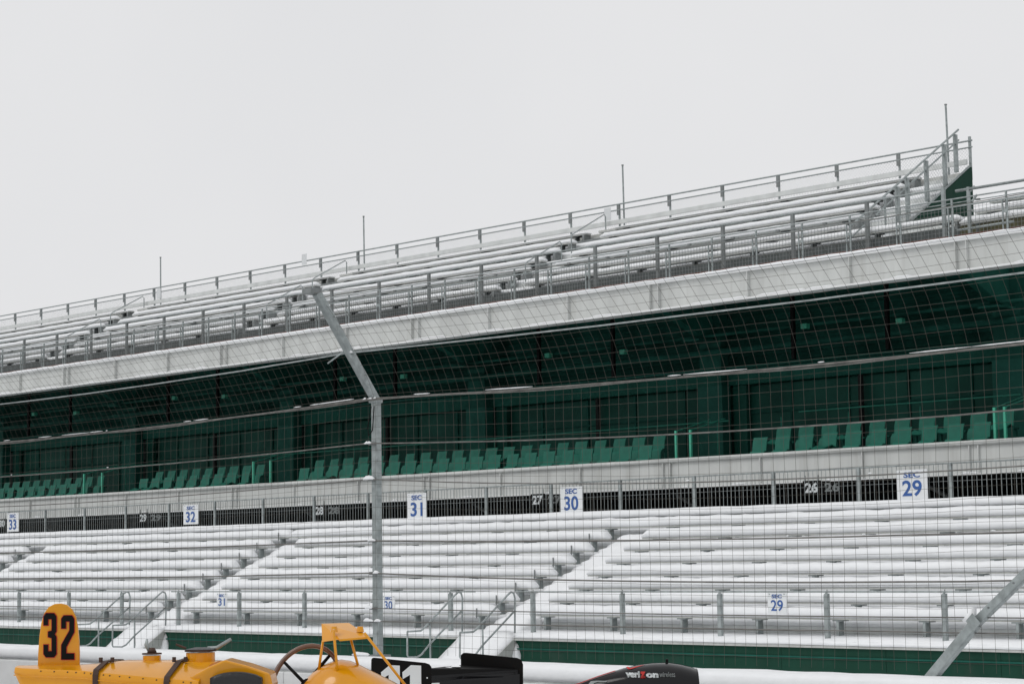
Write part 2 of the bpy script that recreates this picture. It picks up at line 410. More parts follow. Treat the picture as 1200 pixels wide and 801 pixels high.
# ------------------------------------------------------------------ signs
def sec_sign(px, ytop, ybot, Y, num, w_, label, h_=None):
    a = at(px, ytop, Y); b = at(px, ybot, Y); h = a.z-b.z; c = (a+b)/2
    t = thing('section_sign', label, 'sign', 'white section signs', loc=(c.x, Y-.03, c.z))
    MB().box(-w_/2, w_/2, -.012, .012, -h/2, h/2).build('board', signw, t, bevel=.004)
    put_text('lettering', 'SEC', .2, blue, t, (0, -.016, h*.33), (1, 0, 0), (0, 0, 1), bold=.006, width=w_*.54, height=h*.19)
    put_text('number', num, .4, blue, t, (0, -.016, -h*.12), (1, 0, 0), (0, 0, 1), bold=.008 if w_ > .6 else .004, width=w_*.64, height=h*.54)
    for sx in (-1, 1):
        MB().tube([(sx*w_*.4, -.02, h*.44), (sx*w_*.4, -.010, h*.44)], .012, 8).build('bolt', galv, t)
sec_sign(16.2, 600.5, 622.5, 39.1, '33', .77, 'white SEC 33 section sign at the far left')
sec_sign(224.7, 591, 614, 39.1, '32', .80, 'white SEC 32 board on the rear railing, above the left stair')
sec_sign(489.5, 577.5, 608, 39.1, '31', .80, 'large white SEC 31 section sign just right of the tall fence post')
sec_sign(670.7, 570, 601, 39.1, '30', .80, 'large SEC 30 sign above the middle aisle, on the rear railing')
sec_sign(1070, 550, 585, 39.1, '29', .82, 'large white SEC 29 section sign at the right, biggest in view')
sec_sign(261.3, 694.5, 711, 32.68, '31', .44, 'small white SEC 31 sign on the low front railing')
sec_sign(456.8, 697.5, 715, 32.68, '30', .44, 'small white SEC 30 sign on the low front railing beside the fence post')
sec_sign(912, 694, 718, 32.68, '29', .47, 'small white SEC 29 sign on the low front railing at right')
sec_sign(-3, 693, 707, 32.68, '32', .40, 'small white SEC 32 sign cut by the left edge')
def num_sign(px, y, num, label):
    p = at(px, y, 40.1)
    t = thing('number_sign', label, 'sign', 'black number signs under the upper tier', loc=tuple(p))
    MB().box(-.26, .26, -.02, .02, -.17, .17).build('board', black, t)
    put_text('number', num, .3, numw, t, (0, -.024, 0), (1, 0, 0), (0, 0, 1), bold=.012, width=.40, height=.25)
    q = Vector((.8, .6, 0))
    MB().ext([(.27, .0, -.15), (.27, .0, .15), (.27+q.x*.5, q.y*.5, .15), (.27+q.x*.5, q.y*.5, -.15)], (-.02, .03, 0)).build('side_board', black, t)
    put_text('side_number', num, .3, numgrey, t, (.27+q.x*.27, q.y*.27-.006, 0), q, (0, 0, 1), bold=.01, width=.36, height=.22)
    for sx in (-.2, .2): MB().box(sx-.01, sx+.01, -.01, .01, .17, .3).build('hanger', galv_dark, t)
num_sign(3, 613, '30', 'black number board hanging above the SEC 33 bench rows, cut by the frame edge')
num_sign(168.5, 606.5, '29', 'black board with a white 29 hanging left of the SEC 32 sign')
num_sign(375, 598, '28', 'black twenty-eight board hanging under the fascia, left of the tall bent post')
num_sign(630.5, 585.5, '27', 'black plate reading 27 beside the SEC 30 sign')
num_sign(951.5, 571, '26', 'black square with bold 26, rightmost of its kind, near SEC 29')

# ------------------------------------------------------------------ rear railing of lower stand (balusters)
t = thing('rear_railing', 'long baluster railing behind the lower benches, holding the SEC signs', 'railing', loc=(-40, 39.2, 1.0))
x = -25.8-2.5*26
while x < XR:
    pb(MB().box(x-.035, x+.035, 39.16, 39.22, 1.0, 2.03), 'post', galv, t); x += 2.5
pb(MB().tube([(XL, 39.19, 2.02), (XR, 39.19, 2.02)], .018), 'top_rail', galv, t)
pb(MB().tube([(XL, 39.19, 1.62), (XR, 39.19, 1.62)], .006, 4), 'middle_wire', galv_dark, t)
mb = MB(); x = XL
while x < -14:
    mb.box(x-.0045, x+.0045, 39.185, 39.197, 1.0, 2.02); x += .125
o = pb(mb, 'balusters', galv, t); o['kind'] = 'stuff'

# ------------------------------------------------------------------ upper stand structure
up = thing('upper_grandstand', 'upper grandstand tier on green columns with white edge beam and green suites', 'grandstand', loc=(-50, 44, GZ))
# suite-level fascia beam
FY = 40.3; fz0 = at(848, 569.5, FY).z; fz1 = at(848, 535, FY).z
pb(MB().prismX([(FY, fz0+.03), (FY+.02, fz1-.06), (FY+.3, fz1-.06), (FY+.3, fz0+.03)], XL, XR), 'fascia_beam', beam, up)
pb(MB().box(XL, XR, FY-.06, FY+.3, fz0, fz0+.028), 'fascia_flange', white, up)
pb(MB().tube([(XL, FY-.02, fz1-.02), (XR, FY-.02, fz1-.02)], .06, 10), 'fascia_lip', beam, up, smooth=True)
xd = X_(782, 552, FY); sp = (X_(1143, 552, FY)-xd)/3
k = -26
while xd+k*sp < XR:
    xx = xd+k*sp
    offs = (-.12, .12) if k % 3 == 0 else (0,)
    for of in offs: pb(MB().box(xx+of-.012, xx+of+.012, FY-.055, FY-.002, fz0+.03, fz1-.08), 'stiffener', beam, up)
    k += 1
rs = random.Random(5)
for k in range(18):
    xx = -66+2.6*k+rs.uniform(-.8, .8); l = rs.uniform(.12, .5)
    m2 = MB(); snow_strip(m2, xx, xx+l, [(FY-.055, fz0+.03), (FY-.05, fz0+.055), (FY-.01, fz0+.075), (FY-.003, fz0+.03)], step=.06, seed=k, amp=.01)
    pb(m2, 'flange_snow', snow, up, smooth=True)
# dark concourse behind the opening
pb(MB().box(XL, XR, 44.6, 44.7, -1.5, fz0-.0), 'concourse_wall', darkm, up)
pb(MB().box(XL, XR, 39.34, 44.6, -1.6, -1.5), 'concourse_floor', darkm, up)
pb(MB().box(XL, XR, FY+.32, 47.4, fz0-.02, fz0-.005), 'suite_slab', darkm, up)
for k in range(8):
    xx = X_(1130, 590, 41.8)-k*(X_(1130, 590, 41.8)-X_(830, 600, 41.8))
    pb(MB().tube([(xx-1.1, 41.8, fz0-.1), (xx+1.2, 41.8, fz0-1.25)], .06, 6), 'raker_brace', galv_dark, up)
# suite tread
sz = fz1-.35
pb(MB().box(XL, XR, FY+.3, 42.0, fz0, sz-.0), 'suite_floor', dgreen, up)
pb(MB().box(XL, XR, 42.0, 42.8, fz0, sz+.22), 'suite_step', dgreen, up)
pb(MB().box(XL, XR, 42.8, 47.3, fz0, sz+.44), 'suite_gallery', dgreen, up)
# back wall of suites: glazing between mullions, beam band, ribbed dark wall above
bz0 = at(600, 476, 46.6).z; bz1 = at(600, 459, 46.6).z
pb(MB().box(XL, XR, 47.2, 47.3, sz, 8.5), 'back_wall', dgreen, up)
pb(MB().box(XL, -30.6, 47.2, 47.3, 8.5, 9.6), 'back_wall', dgreen, up)
x = XL; k = 0
while x < XR-2:
    pb(MB().box(x+.05, x+1.95, 46.75, 46.78, sz+.75, bz0-.01), 'window_pane', glass, up)
    pb(MB().box(x-.035, x+.035, 46.70, 46.80, sz+.44, bz0-.005), 'mullion', mgreen if k % 2 else dgreen, up); x += 2.0; k += 1
pb(MB().box(XL, XR, 46.68, 46.82, sz+.44, sz+.74), 'window_sill', mgreen, up)
zt = at(848, 487, 46.7).z
pb(MB().box(XL, XR, 46.69, 46.74, zt, zt+.05), 'transom', dgreen, up)
pb(MB().box(XL, XR, 46.4, 46.9, bz0, bz1), 'band_beam', mgreen, up, bevel=.03)
pb(MB().box(XL, XR, 46.25, 46.9, bz1+.002, bz1+.07), 'band_flange', colgreen, up)
mb = MB(); z = bz1+.2
while z < 8.3:
    mb.box(XL, XR, 47.12, 47.19, z, z+.09); z += .22
o = pb(mb, 'wall_ribs', dgreen, up); o['kind'] = 'stuff'
for (zz, rr, yy) in ((bz1+.5, .09, 45.9), (bz1+.95, .05, 45.6)):
    pb(MB().tube([(XL, yy, zz), (XR, yy, zz)], rr, 8), 'service_pipe', dgreen, up, smooth=True)
# columns with haunches
for k in range(-6, 3):
    xx = -38.41+9.95*k
    if xx < XL+1 or xx > XR-1: continue
    pb(MB().box(xx-.45, xx+.45, 46.0, 46.38, fz0, bz0-.003), 'column', colgreen, up)
    pb(MB().box(xx-.40, xx+.40, 46.05, 46.38, bz0-.003, 8.9), 'column_head', dgreen, up)
    pb(MB().box(xx+.46, xx+.95, 46.5, 46.66, sz+.44, bz0-.01), 'dark_recess', glass, up)
    pb(MB().ext([(xx-.14, 40.6, 7.05), (xx-.14, 44.1, 7.0), (xx-.14, 45.75, 6.30), (xx-.14, 46.04, 6.30), (xx-.14, 46.04, 8.6), (xx-.14, 40.6, 7.2)], (.28, 0, 0)), 'raker_haunch', mgreen, up)
    pb(MB().box(xx-.3, xx+.3, 45.2, 46.04, 6.24, 6.297), 'haunch_plate', colgreen, up)
    for (dx, zz) in ((-3.2, 6.1), (3.6, 6.25)):
        pb(MB().box(xx+dx-.05, xx+dx+.05, 45.3, 45.4, bz1, 8.2), 'hanger_post', black, up)
        pb(MB().box(xx+dx+.3, xx+dx+.5, 45.3, 45.45, zz, zz+.14), 'lamp_box', railg, up)
    pb(MB().box(xx+4.9, xx+5.02, 46.5, 46.6, sz+.44, bz0), 'service_post', darkm, up)
# purlins under the sloped deck
for (yy, zz) in ((41.6, 7.0), (43.0, 7.55), (44.4, 8.25)):
    pb(MB().box(XL, XR, yy, yy+.15, zz-.3, zz), 'purlin', dgreen, up)
# the sloped underside and stepped deck of the upper seating; right of the end wall only its lowest rows go on
XE = -29.7
UY = lambda i: 42.0+.66*(i-1)
UZ = lambda i: 7.98+.345*(i-1)
prof = [(40.5, 7.18), (42.1, 7.18)]
for i in range(7):
    y = UY(i+1)+.38; prof += [(y-.02, UZ(i+1)-.42), (y-.02, UZ(i+2)-.42)]
prof += [(46.5, UZ(8)-.42), (46.5, 9.2), (42.3, 7.0), (40.5, 7.0)]
# first riser belongs to the first bench row
prof[1] = (UY(1)+.12, 7.18); prof.insert(2, (UY(1)+.12, UZ(1)-.42))
pb(MB().prismX(prof, XL, XE), 'seating_deck', riser, up)
prof2 = [(40.5, 7.18), (UY(1)+.12, 7.18), (UY(1)+.12, UZ(1)-.42), (UY(1)+.36, UZ(1)-.42), (UY(1)+.36, UZ(2)-.42), (UY(2)+.36, UZ(2)-.42), (UY(2)+.36, UZ(3)-.42), (43.9, UZ(3)-.42), (43.9, 7.0), (40.5, 7.0)]
pb(MB().prismX(prof2, XE+.002, XR), 'side_deck', riser, up)
pb(MB().box(XL, XE-.8, 46.9, 47.2, 8.9, 9.6), 'rear_girder', dgreen, up)
mb = MB()
for i in range(7):
    z = UZ(i+1)-.42; y0 = UY(i)+.37 if i else 42.13; y1 = UY(i+1)+.35
    snow_strip(mb, XL, XE-.02, [(y0, z+.002), (y0, z+.07), (y0+.1, z+.13), (y1, z+.17), (y1, z+.002)], seed=60+i, amp=.012, rnd=False, step=.5)
pb(mb, 'tread_snow', snow, up, smooth=True)
XF = -27.15
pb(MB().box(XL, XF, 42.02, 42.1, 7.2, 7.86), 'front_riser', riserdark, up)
pb(MB().box(XF+.01, XR, 42.02, 42.1, 7.2, 7.86), 'front_riser', olive, up)
pb(MB().box(XL, XR, 40.62, 40.70, 7.18, 7.385), 'toe_board', rust, up)
# white edge beam of the upper tier
PY = 40.2; pz0 = at(848, 354.5, PY).z; pz1 = at(848, 321, PY).z
pb(MB().prismX([(PY, pz0+.05), (PY, pz1-.02), (PY+.3, pz1-.02), (PY+.3, pz0+.05)], XL, XR), 'edge_beam', beam, up)
pb(MB().box(XL, XR, PY-.13, PY+.3, pz0, pz0+.048), 'edge_flange', white, up)
pb(MB().box(XL, XR, PY-.10, PY+.3, pz1-.019, pz1+.01), 'edge_top_plate', white, up)
m2 = MB(); snow_strip(m2, XL, XR, [(PY-.10, pz1+.012), (PY-.115, pz1+.05), (PY-.07, pz1+.10), (PY+.1, pz1+.12), (PY+.4, pz1+.10), (PY+.4, pz1+.012)], seed=88, amp=.014, rnd=False, step=.3)
pb(m2, 'edge_snow', snow, up, smooth=True)
xd = X_(768.5, 345, PY); sp = (X_(1129, 320, PY)-xd)/3
k = -26
while xd+k*sp < XR:
    xx = xd+k*sp
    for of in ((-.15, .15) if k % 3 == 0 else (0,)):
        pb(MB().box(xx+of-.012, xx+of+.012, PY-.10, PY-.002, pz0+.05, pz1-.03), 'stiffener', beam, up)
    k += 1
rs = random.Random(11)
for k in range(26):
    xx = -80+2.5*k+rs.uniform(-.9, .9); l = rs.uniform(.5, 1.9)
    m2 = MB(); snow_strip(m2, xx, xx+l, [(PY-.125, pz0+.05), (PY-.12, pz0+.075), (PY-.05, pz0+.095), (PY-.005, pz0+.10), (PY-.005, pz0+.05)], step=.12, seed=k+.3, amp=.012)
    pb(m2, 'flange_snow', snow, up, smooth=True)
# green end wall of the upper seating
pb(MB().ext([(XE+.01, 43.2, 8.15), (XE+.01, 46.5, 10.22), (XE+.01, 46.5, 7.6), (XE+.01, 43.2, 7.6)], (.1, 0, 0)), 'end_wall', wallgreen, up)
pb(MB().tube([(XE+.06, 43.1, 8.13), (XE+.06, 46.5, 10.27)], .03, 4), 'end_wall_trim', galv, up)

# upper benches
UA = [-30.55, -43.05, -55.55, -68.05, -80.55]
ublocks = [(-42.0, -31.0, 'between the end wall and the first aisle'), (-54.5, -43.25, 'above the tall fence post and to its right'),
           (-67.0, -55.75, 'left of the tall fence post'), (-79.5, -68.25, 'at the left edge')]
for bi, (a, b, nm) in enumerate(ublocks):
    for i in range(1, 8):
        ex = 1.0 if i == 7 else 0
        bench(a, XF if (bi == 0 and i == 1) else b, UY(i), UZ(i), f'snowy upper-tier bench, {ORD[i-1]} row up, block {nm}', 'snow-covered benches of the upper tier', cap=.175 if i < 7 else .085, amp=.012, drop=.36 if i > 1 else .42, seed=200+bi*10+i)
for i in (1, 2, 3):
    bench(XF+.05, XR, UY(i)-.02, UZ(i)-.12, f'snow-covered upper bench right of the dark green end wall, {ORD[i-1]} row up', 'snow-covered benches of the upper tier', cap=.19, drop=.28, seed=300+i)
# landing platforms where the aisles end, snowy aisles
for q, a in enumerate(UA):
    x0, x1 = a-.0-.2, a+1.05-.2
    if q == 0: x0, x1 = -30.98, XE
    if q: x0, x1 = a-.2+.03, a+1.02
    rings = []
    for k in range(5):
        xx = x0+(x1-x0)*k/4
        g = [(xx, 42.0, 7.3), (xx, 42.0, 7.62)]
        for i in range(13):
            g.append((xx, 42.2+.33*i+.2, 7.62+.1725*i+.03*nz1(xx*3+i, q))); g.append((xx, 42.2+.33*i+.27, 7.62+.1725*(i+1)-.03))
        g.append((xx, 46.6, 9.6)); g.append((xx, 46.6, 9.3)); rings.append(g)
    pb(MB().loft(rings), 'aisle_snow', snow, up, smooth=True)
    if q:
        pb(MB().box(x0-.4, x0+1.9, 45.9, 46.2, 9.72, 9.86), 'landing_plate', galv_dark, up)
        pb(MB().box(x0+.5, x0+2.6, 46.0, 46.35, 10.03, 10.10), 'landing_seat', alum, up)
pb(MB().box(XL, XE, 46.42, 46.47, 10.30, 10.44), 'back_plank', riser, up)
pb(MB().box(XL, XE, 46.36, 46.41, 9.90, 10.08), 'lower_back_plank', alum, up)

# upper aisle handrails
def up_handrail(xc, Y0, label):
    t = thing('aisle_handrail', label, 'handrail', 'pipe handrails in the upper aisles', loc=(xc, Y0, UZ(1)))
    z = lambda y: 7.6+(y-42.2)*.5227
    p = [(xc, Y0, z(Y0)+.0), (xc, Y0, z(Y0)+.88), (xc, Y0+.08, z(Y0)+.95), (xc, Y0+1.5, z(Y0+1.5)+.92), (xc, Y0+1.56, z(Y0+1.5)+.86), (xc, Y0+1.56, z(Y0+1.5))]
    pb(MB().tube(p, .02, 6), 'pipe', galv, t)
for q, a in enumerate(UA[1:4]):
    nm = ['right-hand', 'middle', 'left-hand'][q]
    up_handrail(a+.35, 42.75, f'lower pipe handrail in the {nm} upper aisle')
    up_handrail(a+.35, 44.75, f'higher pipe handrail in the {nm} upper aisle')

# ------------------------------------------------------------------ upper railings
t = thing('upper_tall_railing', 'taller post railing along the front edge of the upper tier', 'railing', loc=(-50, 40.85, 7.2))
x = -33.55+2.25*2 - 2.25*28
x = -33.55-2.27*26
ra = at(780, 274.5, 40.85).z
while x < -27.3:
    pb(MB().box(x-.045, x+.045, 40.83, 40.84, 7.19, ra).box(x+.033, x+.045, 40.84, 40.90, 7.19, ra), 'post', galv_dark, t); x += 2.27
pb(MB().tube([(XL, 40.84, ra), (-26.75, 40.84, ra)], .022), 'top_rail', galv, t)
pb(MB().box(-26.84, -26.76, 40.8, 40.88, 7.19, ra+.03), 'end_post', galv, t)
t = thing('upper_front_railing', 'mesh-filled railing with paired posts along the upper tier front edge', 'railing', loc=(-50, 40.45, 7.2))
r1, r2, r3 = at(780, 286.5, 40.5).z, at(780, 291, 40.5).z, at(780, 295.2, 40.5).z
x = -33.645-1.455*35
while x < XR:
    pb(MB().box(x-.02, x+.02, 40.50, 40.54, 7.19, r1), 'post', galv, t)
    pb(MB().box(x-.075, x-.05, 40.44, 40.47, 7.25, r3).box(x+.05, x+.075, 40.44, 40.47, 7.25, r3).box(x-.06, x+.06, 40.442, 40.468, 7.62+.1, 7.80), 'panel_stile', galv, t)
    pb(MB().box(x+.68, x+.78, 40.45, 40.52, r2-.02, r2+.02), 'rail_clamp', galv_dark, t)
    x += 1.455
for nm, zz, rr, yy in (('top_rail', r1, .018, 40.52), ('second_rail', r2, .012, 40.50), ('panel_rail', r3, .02, 40.455), ('bottom_rail', 7.27, .015, 40.455)):
    pb(MB().tube([(XL, yy, zz), (XR, yy, zz)], rr), nm, galv, t)
mb = MB(); x = XL
while x < -14:
    mb.box(x-.0025, x+.0025, 40.452, 40.458, 7.27, r3); x += .10
z = 7.36
while z < r3:
    mb.box(XL, -14, 40.4535, 40.4565, z-.003, z+.003); z += .10
o = pb(mb, 'wire_mesh', galv_dark, t); o['kind'] = 'stuff'

# top fence with chain link
TY = 46.6; tz1 = at(848, 217.3, TY).z; tz2 = at(848, 224.3, TY).z; tz0 = 9.9
t = thing('back_fence', 'chain-link fence with two rails along the very top of the grandstand', 'fence', loc=(-55, TY, 9.8))
sp = (X_(911.6, 210, TY)-X_(784, 230, TY))/2
x = X_(847, 217, TY)+sp*4
while x > XL:
    if x < XE-.2:
        pb(MB().box(x-.022, x+.022, TY-.01, TY+.04, tz0, tz1), 'post', galv, t)
        pb(MB().box(x-.06, x+.05, TY-.045, TY-.012, tz2-.16, tz1-.02), 'bracket', galv_dark, t)
    x -= sp
pb(MB().tube([(XL, TY-.03, tz1), (XE+.1, TY-.03, tz1)], .024), 'top_rail', galv, t)
pb(MB().tube([(XL, TY-.03, tz2), (XE+.1, TY-.03, tz2)], .020), 'second_rail', galv, t)
pb(MB().box(XE-.03, XE+.03, TY-.02, TY+.04, tz0, tz1+.12), 'corner_post', galv, t)
def chainlink(mb, o, u, v, W, H, s=.10, r=.0012):
    o, u, v = Vector(o), Vector(u), Vector(v); n = u.cross(v).normalized()
    k = -int(H/s)-1
    for sg in (1, -1):
        k = -int(H/s)-1 if sg == 1 else 0
        while k*s < (W if sg == 1 else W+H):
            a0 = k*s; t0, t1 = 0, H
            if sg == 1: t0 = max(0, -a0); t1 = min(H, W-a0)
            else: t0 = max(0, a0-W); t1 = min(H, a0)
            if t1 > t0+.02:
                p = o+u*(a0+sg*t0)+v*t0; q = o+u*(a0+sg*t1)+v*t1
                d = (u*sg-v).normalized()*r*1.6
                off = n*r*sg
                mb.add([p-d+off, p+d+off, q+d+off, q-d+off, p-off*2, q-off*2], [(0, 1, 2, 3), (0, 3, 5, 4), (1, 4, 5, 2)])
            k += 1
mb = MB(); chainlink(mb, (XL, TY+.01, tz0+.2), (1, 0, 0), (0, 0, 1), XE-XL, tz2-tz0-.2)
o = pb(mb, 'chain_link', galv, t); o['kind'] = 'stuff'
# papers tied to the fence
for px_, py_, lb in ((186, 344, 'pale notice sheet on the back fence at the left pole'), (356.5, 304, 'pale notice sheet on the back fence above the left upper aisle'), (712, 251, 'pale notice sheet on the back fence beside the right-of-centre pole')):
    p = at(px_, py_, TY-.06)
    tag(MB().box(-.14, .14, -.004, .004, -.20, .20).build('notice_sheet', paperm), lb, 'notice', 'notice sheets on the back fence').location = p
# poles
for k, px_ in enumerate((-1, 188.3, 426.3, 729.8, 1108.5)):
    py_ = (340, 301, 253, 193, 122)[k]
    c = at(px_, py_, TY+.1)
    xx = -30.4-12.35*(4-k)+.0
    xx = c.x
    lb = ['tall slim steel pole at the left edge of the back fence', 'tall slim steel pole on the back fence, second from the left', 'tall slim steel pole above the bent fence post', 'tall slim steel pole rising right of centre on the back fence', 'tall slim steel pole at the right end of the back fence'][k]
    t = thing('steel_pole', lb, 'pole', 'slim poles on the back fence', loc=(xx, TY+.1, 9.8))
    pb(MB().tube([(xx+.02, TY+.1, 9.8), (xx-.01, TY+.1, c.z-.03)], .028, 8), 'shaft', galv, t)
    pb(MB().tube([(xx-.01, TY+.1, c.z-.03), (xx-.01, TY+.1, c.z)], .04, 8), 'finial', galv_dark, t)
# end fence stepping up beside the last aisle
t = thing('end_fence', 'sloping chain-link fence with five posts climbing the right end of the upper tier', 'fence', loc=(XE-.05, 44, 8.3))
xe = XE-.06
rt = [at(1018, 246, 1), at(1123, 152, 1)]
pA = rt[0]*(xe/rt[0].x); pB = rt[1]*(xe/rt[1].x)
zr = lambda y: pA.z+(pB.z-pA.z)*(y-pA.y)/(pB.y-pA.y)
pb(MB().tube([(xe, 41.2, zr(41.2)), (xe, pB.y, pB.z)], .03, 6), 'sloping_rail', galv, t)
pb(MB().tube([(xe, 41.2, zr(41.2)-.28), (xe, pB.y, pB.z-.28)], .025, 6), 'second_sloping_rail', galv, t)
for px_, yb in ((1052, 290), (1064, 268), (1087, 240), (1109, 215), (1122.5, 198)):
    c = at(px_, 250, 1); c = c*(xe/c.x); y = c.y
    lo = at(px_, yb, 1); lo = (lo*(xe/lo.x)).z
    pb(MB().box(xe-.05, xe+.05, y-.03, y+.05, lo-.1, zr(y)-.05), 'post', galv, t)
for y in (41.9, 42.7):
    pb(MB().box(xe-.02, xe+.02, y-.02, y+.02, 7.2, zr(y)), 'post', galv, t)
mb = MB(); y = 41.4
while y < 45.9:
    # diagonal wires clipped to the slope band
    zlo = lambda yy: max(7.3, 8.15+(yy-43.2)*.627-.05)
    for sg in (1, -1):
        pts = []
        for q in range(12):
            yy = y+sg*q*.1; zz = zlo(y)+q*.1
            if 41.3 < yy < 46 and zz < zr(yy): pts.append((xe, yy, zz))
        if len(pts) > 1: mb.tube([pts[0], pts[-1]], .0025, 3, caps=False)
    y += .085
o = pb(mb, 'chain_link', galv, t); o['kind'] = 'stuff'
# handrail run right of the end wall
t = thing('side_handrail', 'pale pipe handrail running off right of the dark green end wall', 'handrail', loc=(-26, 41.6, 7.4))
hz = at(1160, 217.5, 41.6).z
pb(MB().tube([(-26.95, 41.6, hz), (XR, 41.6, hz)], .035, 8), 'pipe', galv, t, smooth=True)
pb(MB().tube([(-26.95, 41.6, hz-.95), (-25.4, 41.6, hz-.93)], .03, 8), 'lower_pipe', galv, t, smooth=True)
for k in range(5):
    xx = -26.6+4.6*k
    pb(MB().box(xx-.035, xx+.035, 41.57, 41.63, 7.15, hz+.05), 'post', galv, t)
for (a, b) in (((1138, 246), (1160, 255)), ((1137, 224), (1142, 218)), ((1139, 236), (1145, 228))):
    p, q = at(*a, 43.0), at(*b, 43.0)
    pb(MB().tube([p, q], .03, 5), 'brace', galv, t)

# ------------------------------------------------------------------ suite seats
seat0 = None
zf = at(1100, 497, 41.3).z
def make_seat():
    t = thing('stadium_seat', '', 'seat')
    W = .225
    def panel(pts, th, name):
        rings = []
        for xx, dy in ((-W, -.02), (-W*.5, .015), (0, .025), (W*.5, .015), (W, -.02)):
            rings.append([(xx, y+dy, z) for y, z in pts]+[(xx, y+dy+th, z) for y, z in reversed(pts)])
        MB().loft(rings).build(name, seatg, t, smooth='auto')
    panel([(.16, -.36), (.19, -.15), (.24, .0)], .025, 'backrest')
    panel([(-.02, -.74), (.02, -.45), (.10, -.36)], .03, 'seat')
    for sx in (-1, 1):
        MB().box(sx*(W+.06)-.02, sx*(W+.06)+.02, -.02, .28, -.44, -.40).build('armrest', dgreen, t)
        MB().box(sx*(W+.06)-.015, sx*(W+.06)+.015, .10, .18, -.98, -.44).build('leg', dgreen, t)
    return t
rs = random.Random(3)
sblocks = [(X_(884, 520, 41.3), X_(1163, 505, 41.3), 'suite block at the right'), (X_(350, 555, 41.3), X_(762, 535, 41.3), 'suite block behind the tall fence post'),
           (X_(162, 565, 41.3), X_(290, 560, 41.3), 'suite block above SEC 32'), (X_(-40, 580, 41.3), X_(100, 570, 41.3), 'suite block at the left edge')]
seat0 = make_seat(); first = True
for a, b, nm in sblocks:
    for row in range(2):
        n = int((b-a)/.735)+1
        for k in range(n):
            loc = (a+.735*k+(0 if row == 0 else (.12 if 'right' in nm else -.28)), 41.35+.85*row, zf+(.0 if row == 0 else at(1100, 486.5, 42.2).z-zf))
            s_ = seat0 if first else copy_tree(seat0)
            first = False
            s_.location = loc; s_.rotation_euler = (rs.uniform(-.03, .03), 0, rs.uniform(-.10, .10))
            for ch in s_.children:
                if ch.name.startswith('seat') and s_ is not seat0:
                    q = rs.random(); tilt = 0 if q < .6 else (.3 if q < .85 else 1.1)
                    piv = Vector((0, .10, -.36)); R_ = Matrix.Rotation(-tilt, 4, 'X')
                    ch.matrix_local = Matrix.Translation(piv) @ R_ @ Matrix.Translation(-piv)
            s_['label'] = f'green folding seat, {"front" if row == 0 else "second"} row, {ORD[k]} from left, {nm}'
            s_['group'] = 'green folding seats in the suites'
# green aisle rails in the suite level
for px_ in (99, 120, 297, 317, 792.5, 809.5, 1167, 1179):
    p = at(px_, 520, 41.0)
    t = thing('suite_aisle_rail', {99: 'left', 120: 'right', 297: 'left', 317: 'right', 792.5: 'left', 809.5: 'right', 1167: 'left', 1179: 'right'}[px_] +
              {99: ' bright green post at the far-left suite aisle', 120: ' bright green post at the far-left suite aisle', 297: ' bright green post at the aisle right of SEC 32', 317: ' bright green post at the aisle right of SEC 32',
               792.5: ' bright green post at the suite aisle right of SEC 30', 809.5: ' bright green post at the suite aisle right of SEC 30', 1167: ' bright green post at the far-right suite aisle', 1179: ' bright green post at the far-right suite aisle'}[px_], 'post', 'bright green posts at the suite aisles', loc=(p.x, 41.0, fz1))
    pb(MB().box(p.x-.03, p.x+.03, 40.97, 41.03, fz1-.3, zf+.28), 'post', railg, t)
    pb(MB().tube([(p.x, 41.0, zf+.26), (p.x+.02, 42.4, zf+.62)], .02, 6), 'rail', seatg, t)
t = thing('suite_back_rail', 'thin green rail running behind the suite seats', 'rail', loc=(-45, 43.3, zf))
zz = at(600, 512, 43.4).z
pb(MB().tube([(XL, 43.4, zz), (-35.6, 43.4, zz)], .022, 6), 'rail', seatg, t)
pb(MB().tube([(-33.2, 43.4, zz+.1), (-26.5, 43.4, zz+.1)], .022, 6), 'rail', seatg, t)
x = -80
while x < -26:
    pb(MB().tube([(x, 43.4, zz-.9), (x, 43.4, zz)], .016, 5), 'upright', seatg, t); x += 2.2

# ------------------------------------------------------------------ catch fence
cf = thing('catch_fence', 'tall wire catch fence with sagging cables on the trackside wall', 'fence', loc=(-24.44, 21.0, -1.45))
PX = [-42.5, -24.45, -6.4]
# (Y, Z at post, sag right bay, sag left bay, radius)
tipY, tipZ = 19.85, 4.15
lev = [(21.0, -1.40, 0, 0, .012), (21.0, at(436, 727, 21).z, .03, .03, .010), (21.0, at(436, 712, 21).z, .05, .03, .010), (21.0, at(436, 671, 21).z, .17, .04, .014),
       (21.0, at(436, 633, 21).z, .11, .05, .014), (21.0, at(436, 561, 21).z, .32, .12, .011), (21.0, at(436, 519, 21).z, .22, .10, .013),
       (21.0, at(436, 467, 21).z, .15, .13, .020), (20.56, 3.26, .08, .14, .015), (tipY, tipZ, .22, .2, .006)]
def sag(x, j):
    s1, s2 = lev[j][2], lev[j][3]
    if x > PX[1]: u = (x-PX[1])/(PX[2]-PX[1]); s_ = s1
    else: u = (x-PX[0])/(PX[1]-PX[0]); s_ = s2
    u = min(max(u, 0), 1)
    return 4*s_*u*(1-u)
def surf(x, h):     # h: level index, fractional
    j = min(int(h), len(lev)-2); f = h-j
    y = lev[j][0]*(1-f)+lev[j+1][0]*f
    z = (lev[j][1]-sag(x, j))*(1-f)+(lev[j+1][1]-sag(x, j+1))*f
    return Vector((x, y, z))
zs = [l[1] for l in lev]
arc = [0]
for j in range(1, len(lev)): arc.append(arc[-1]+math.hypot(lev[j][0]-lev[j-1][0], lev[j][1]-lev[j-1][1]))
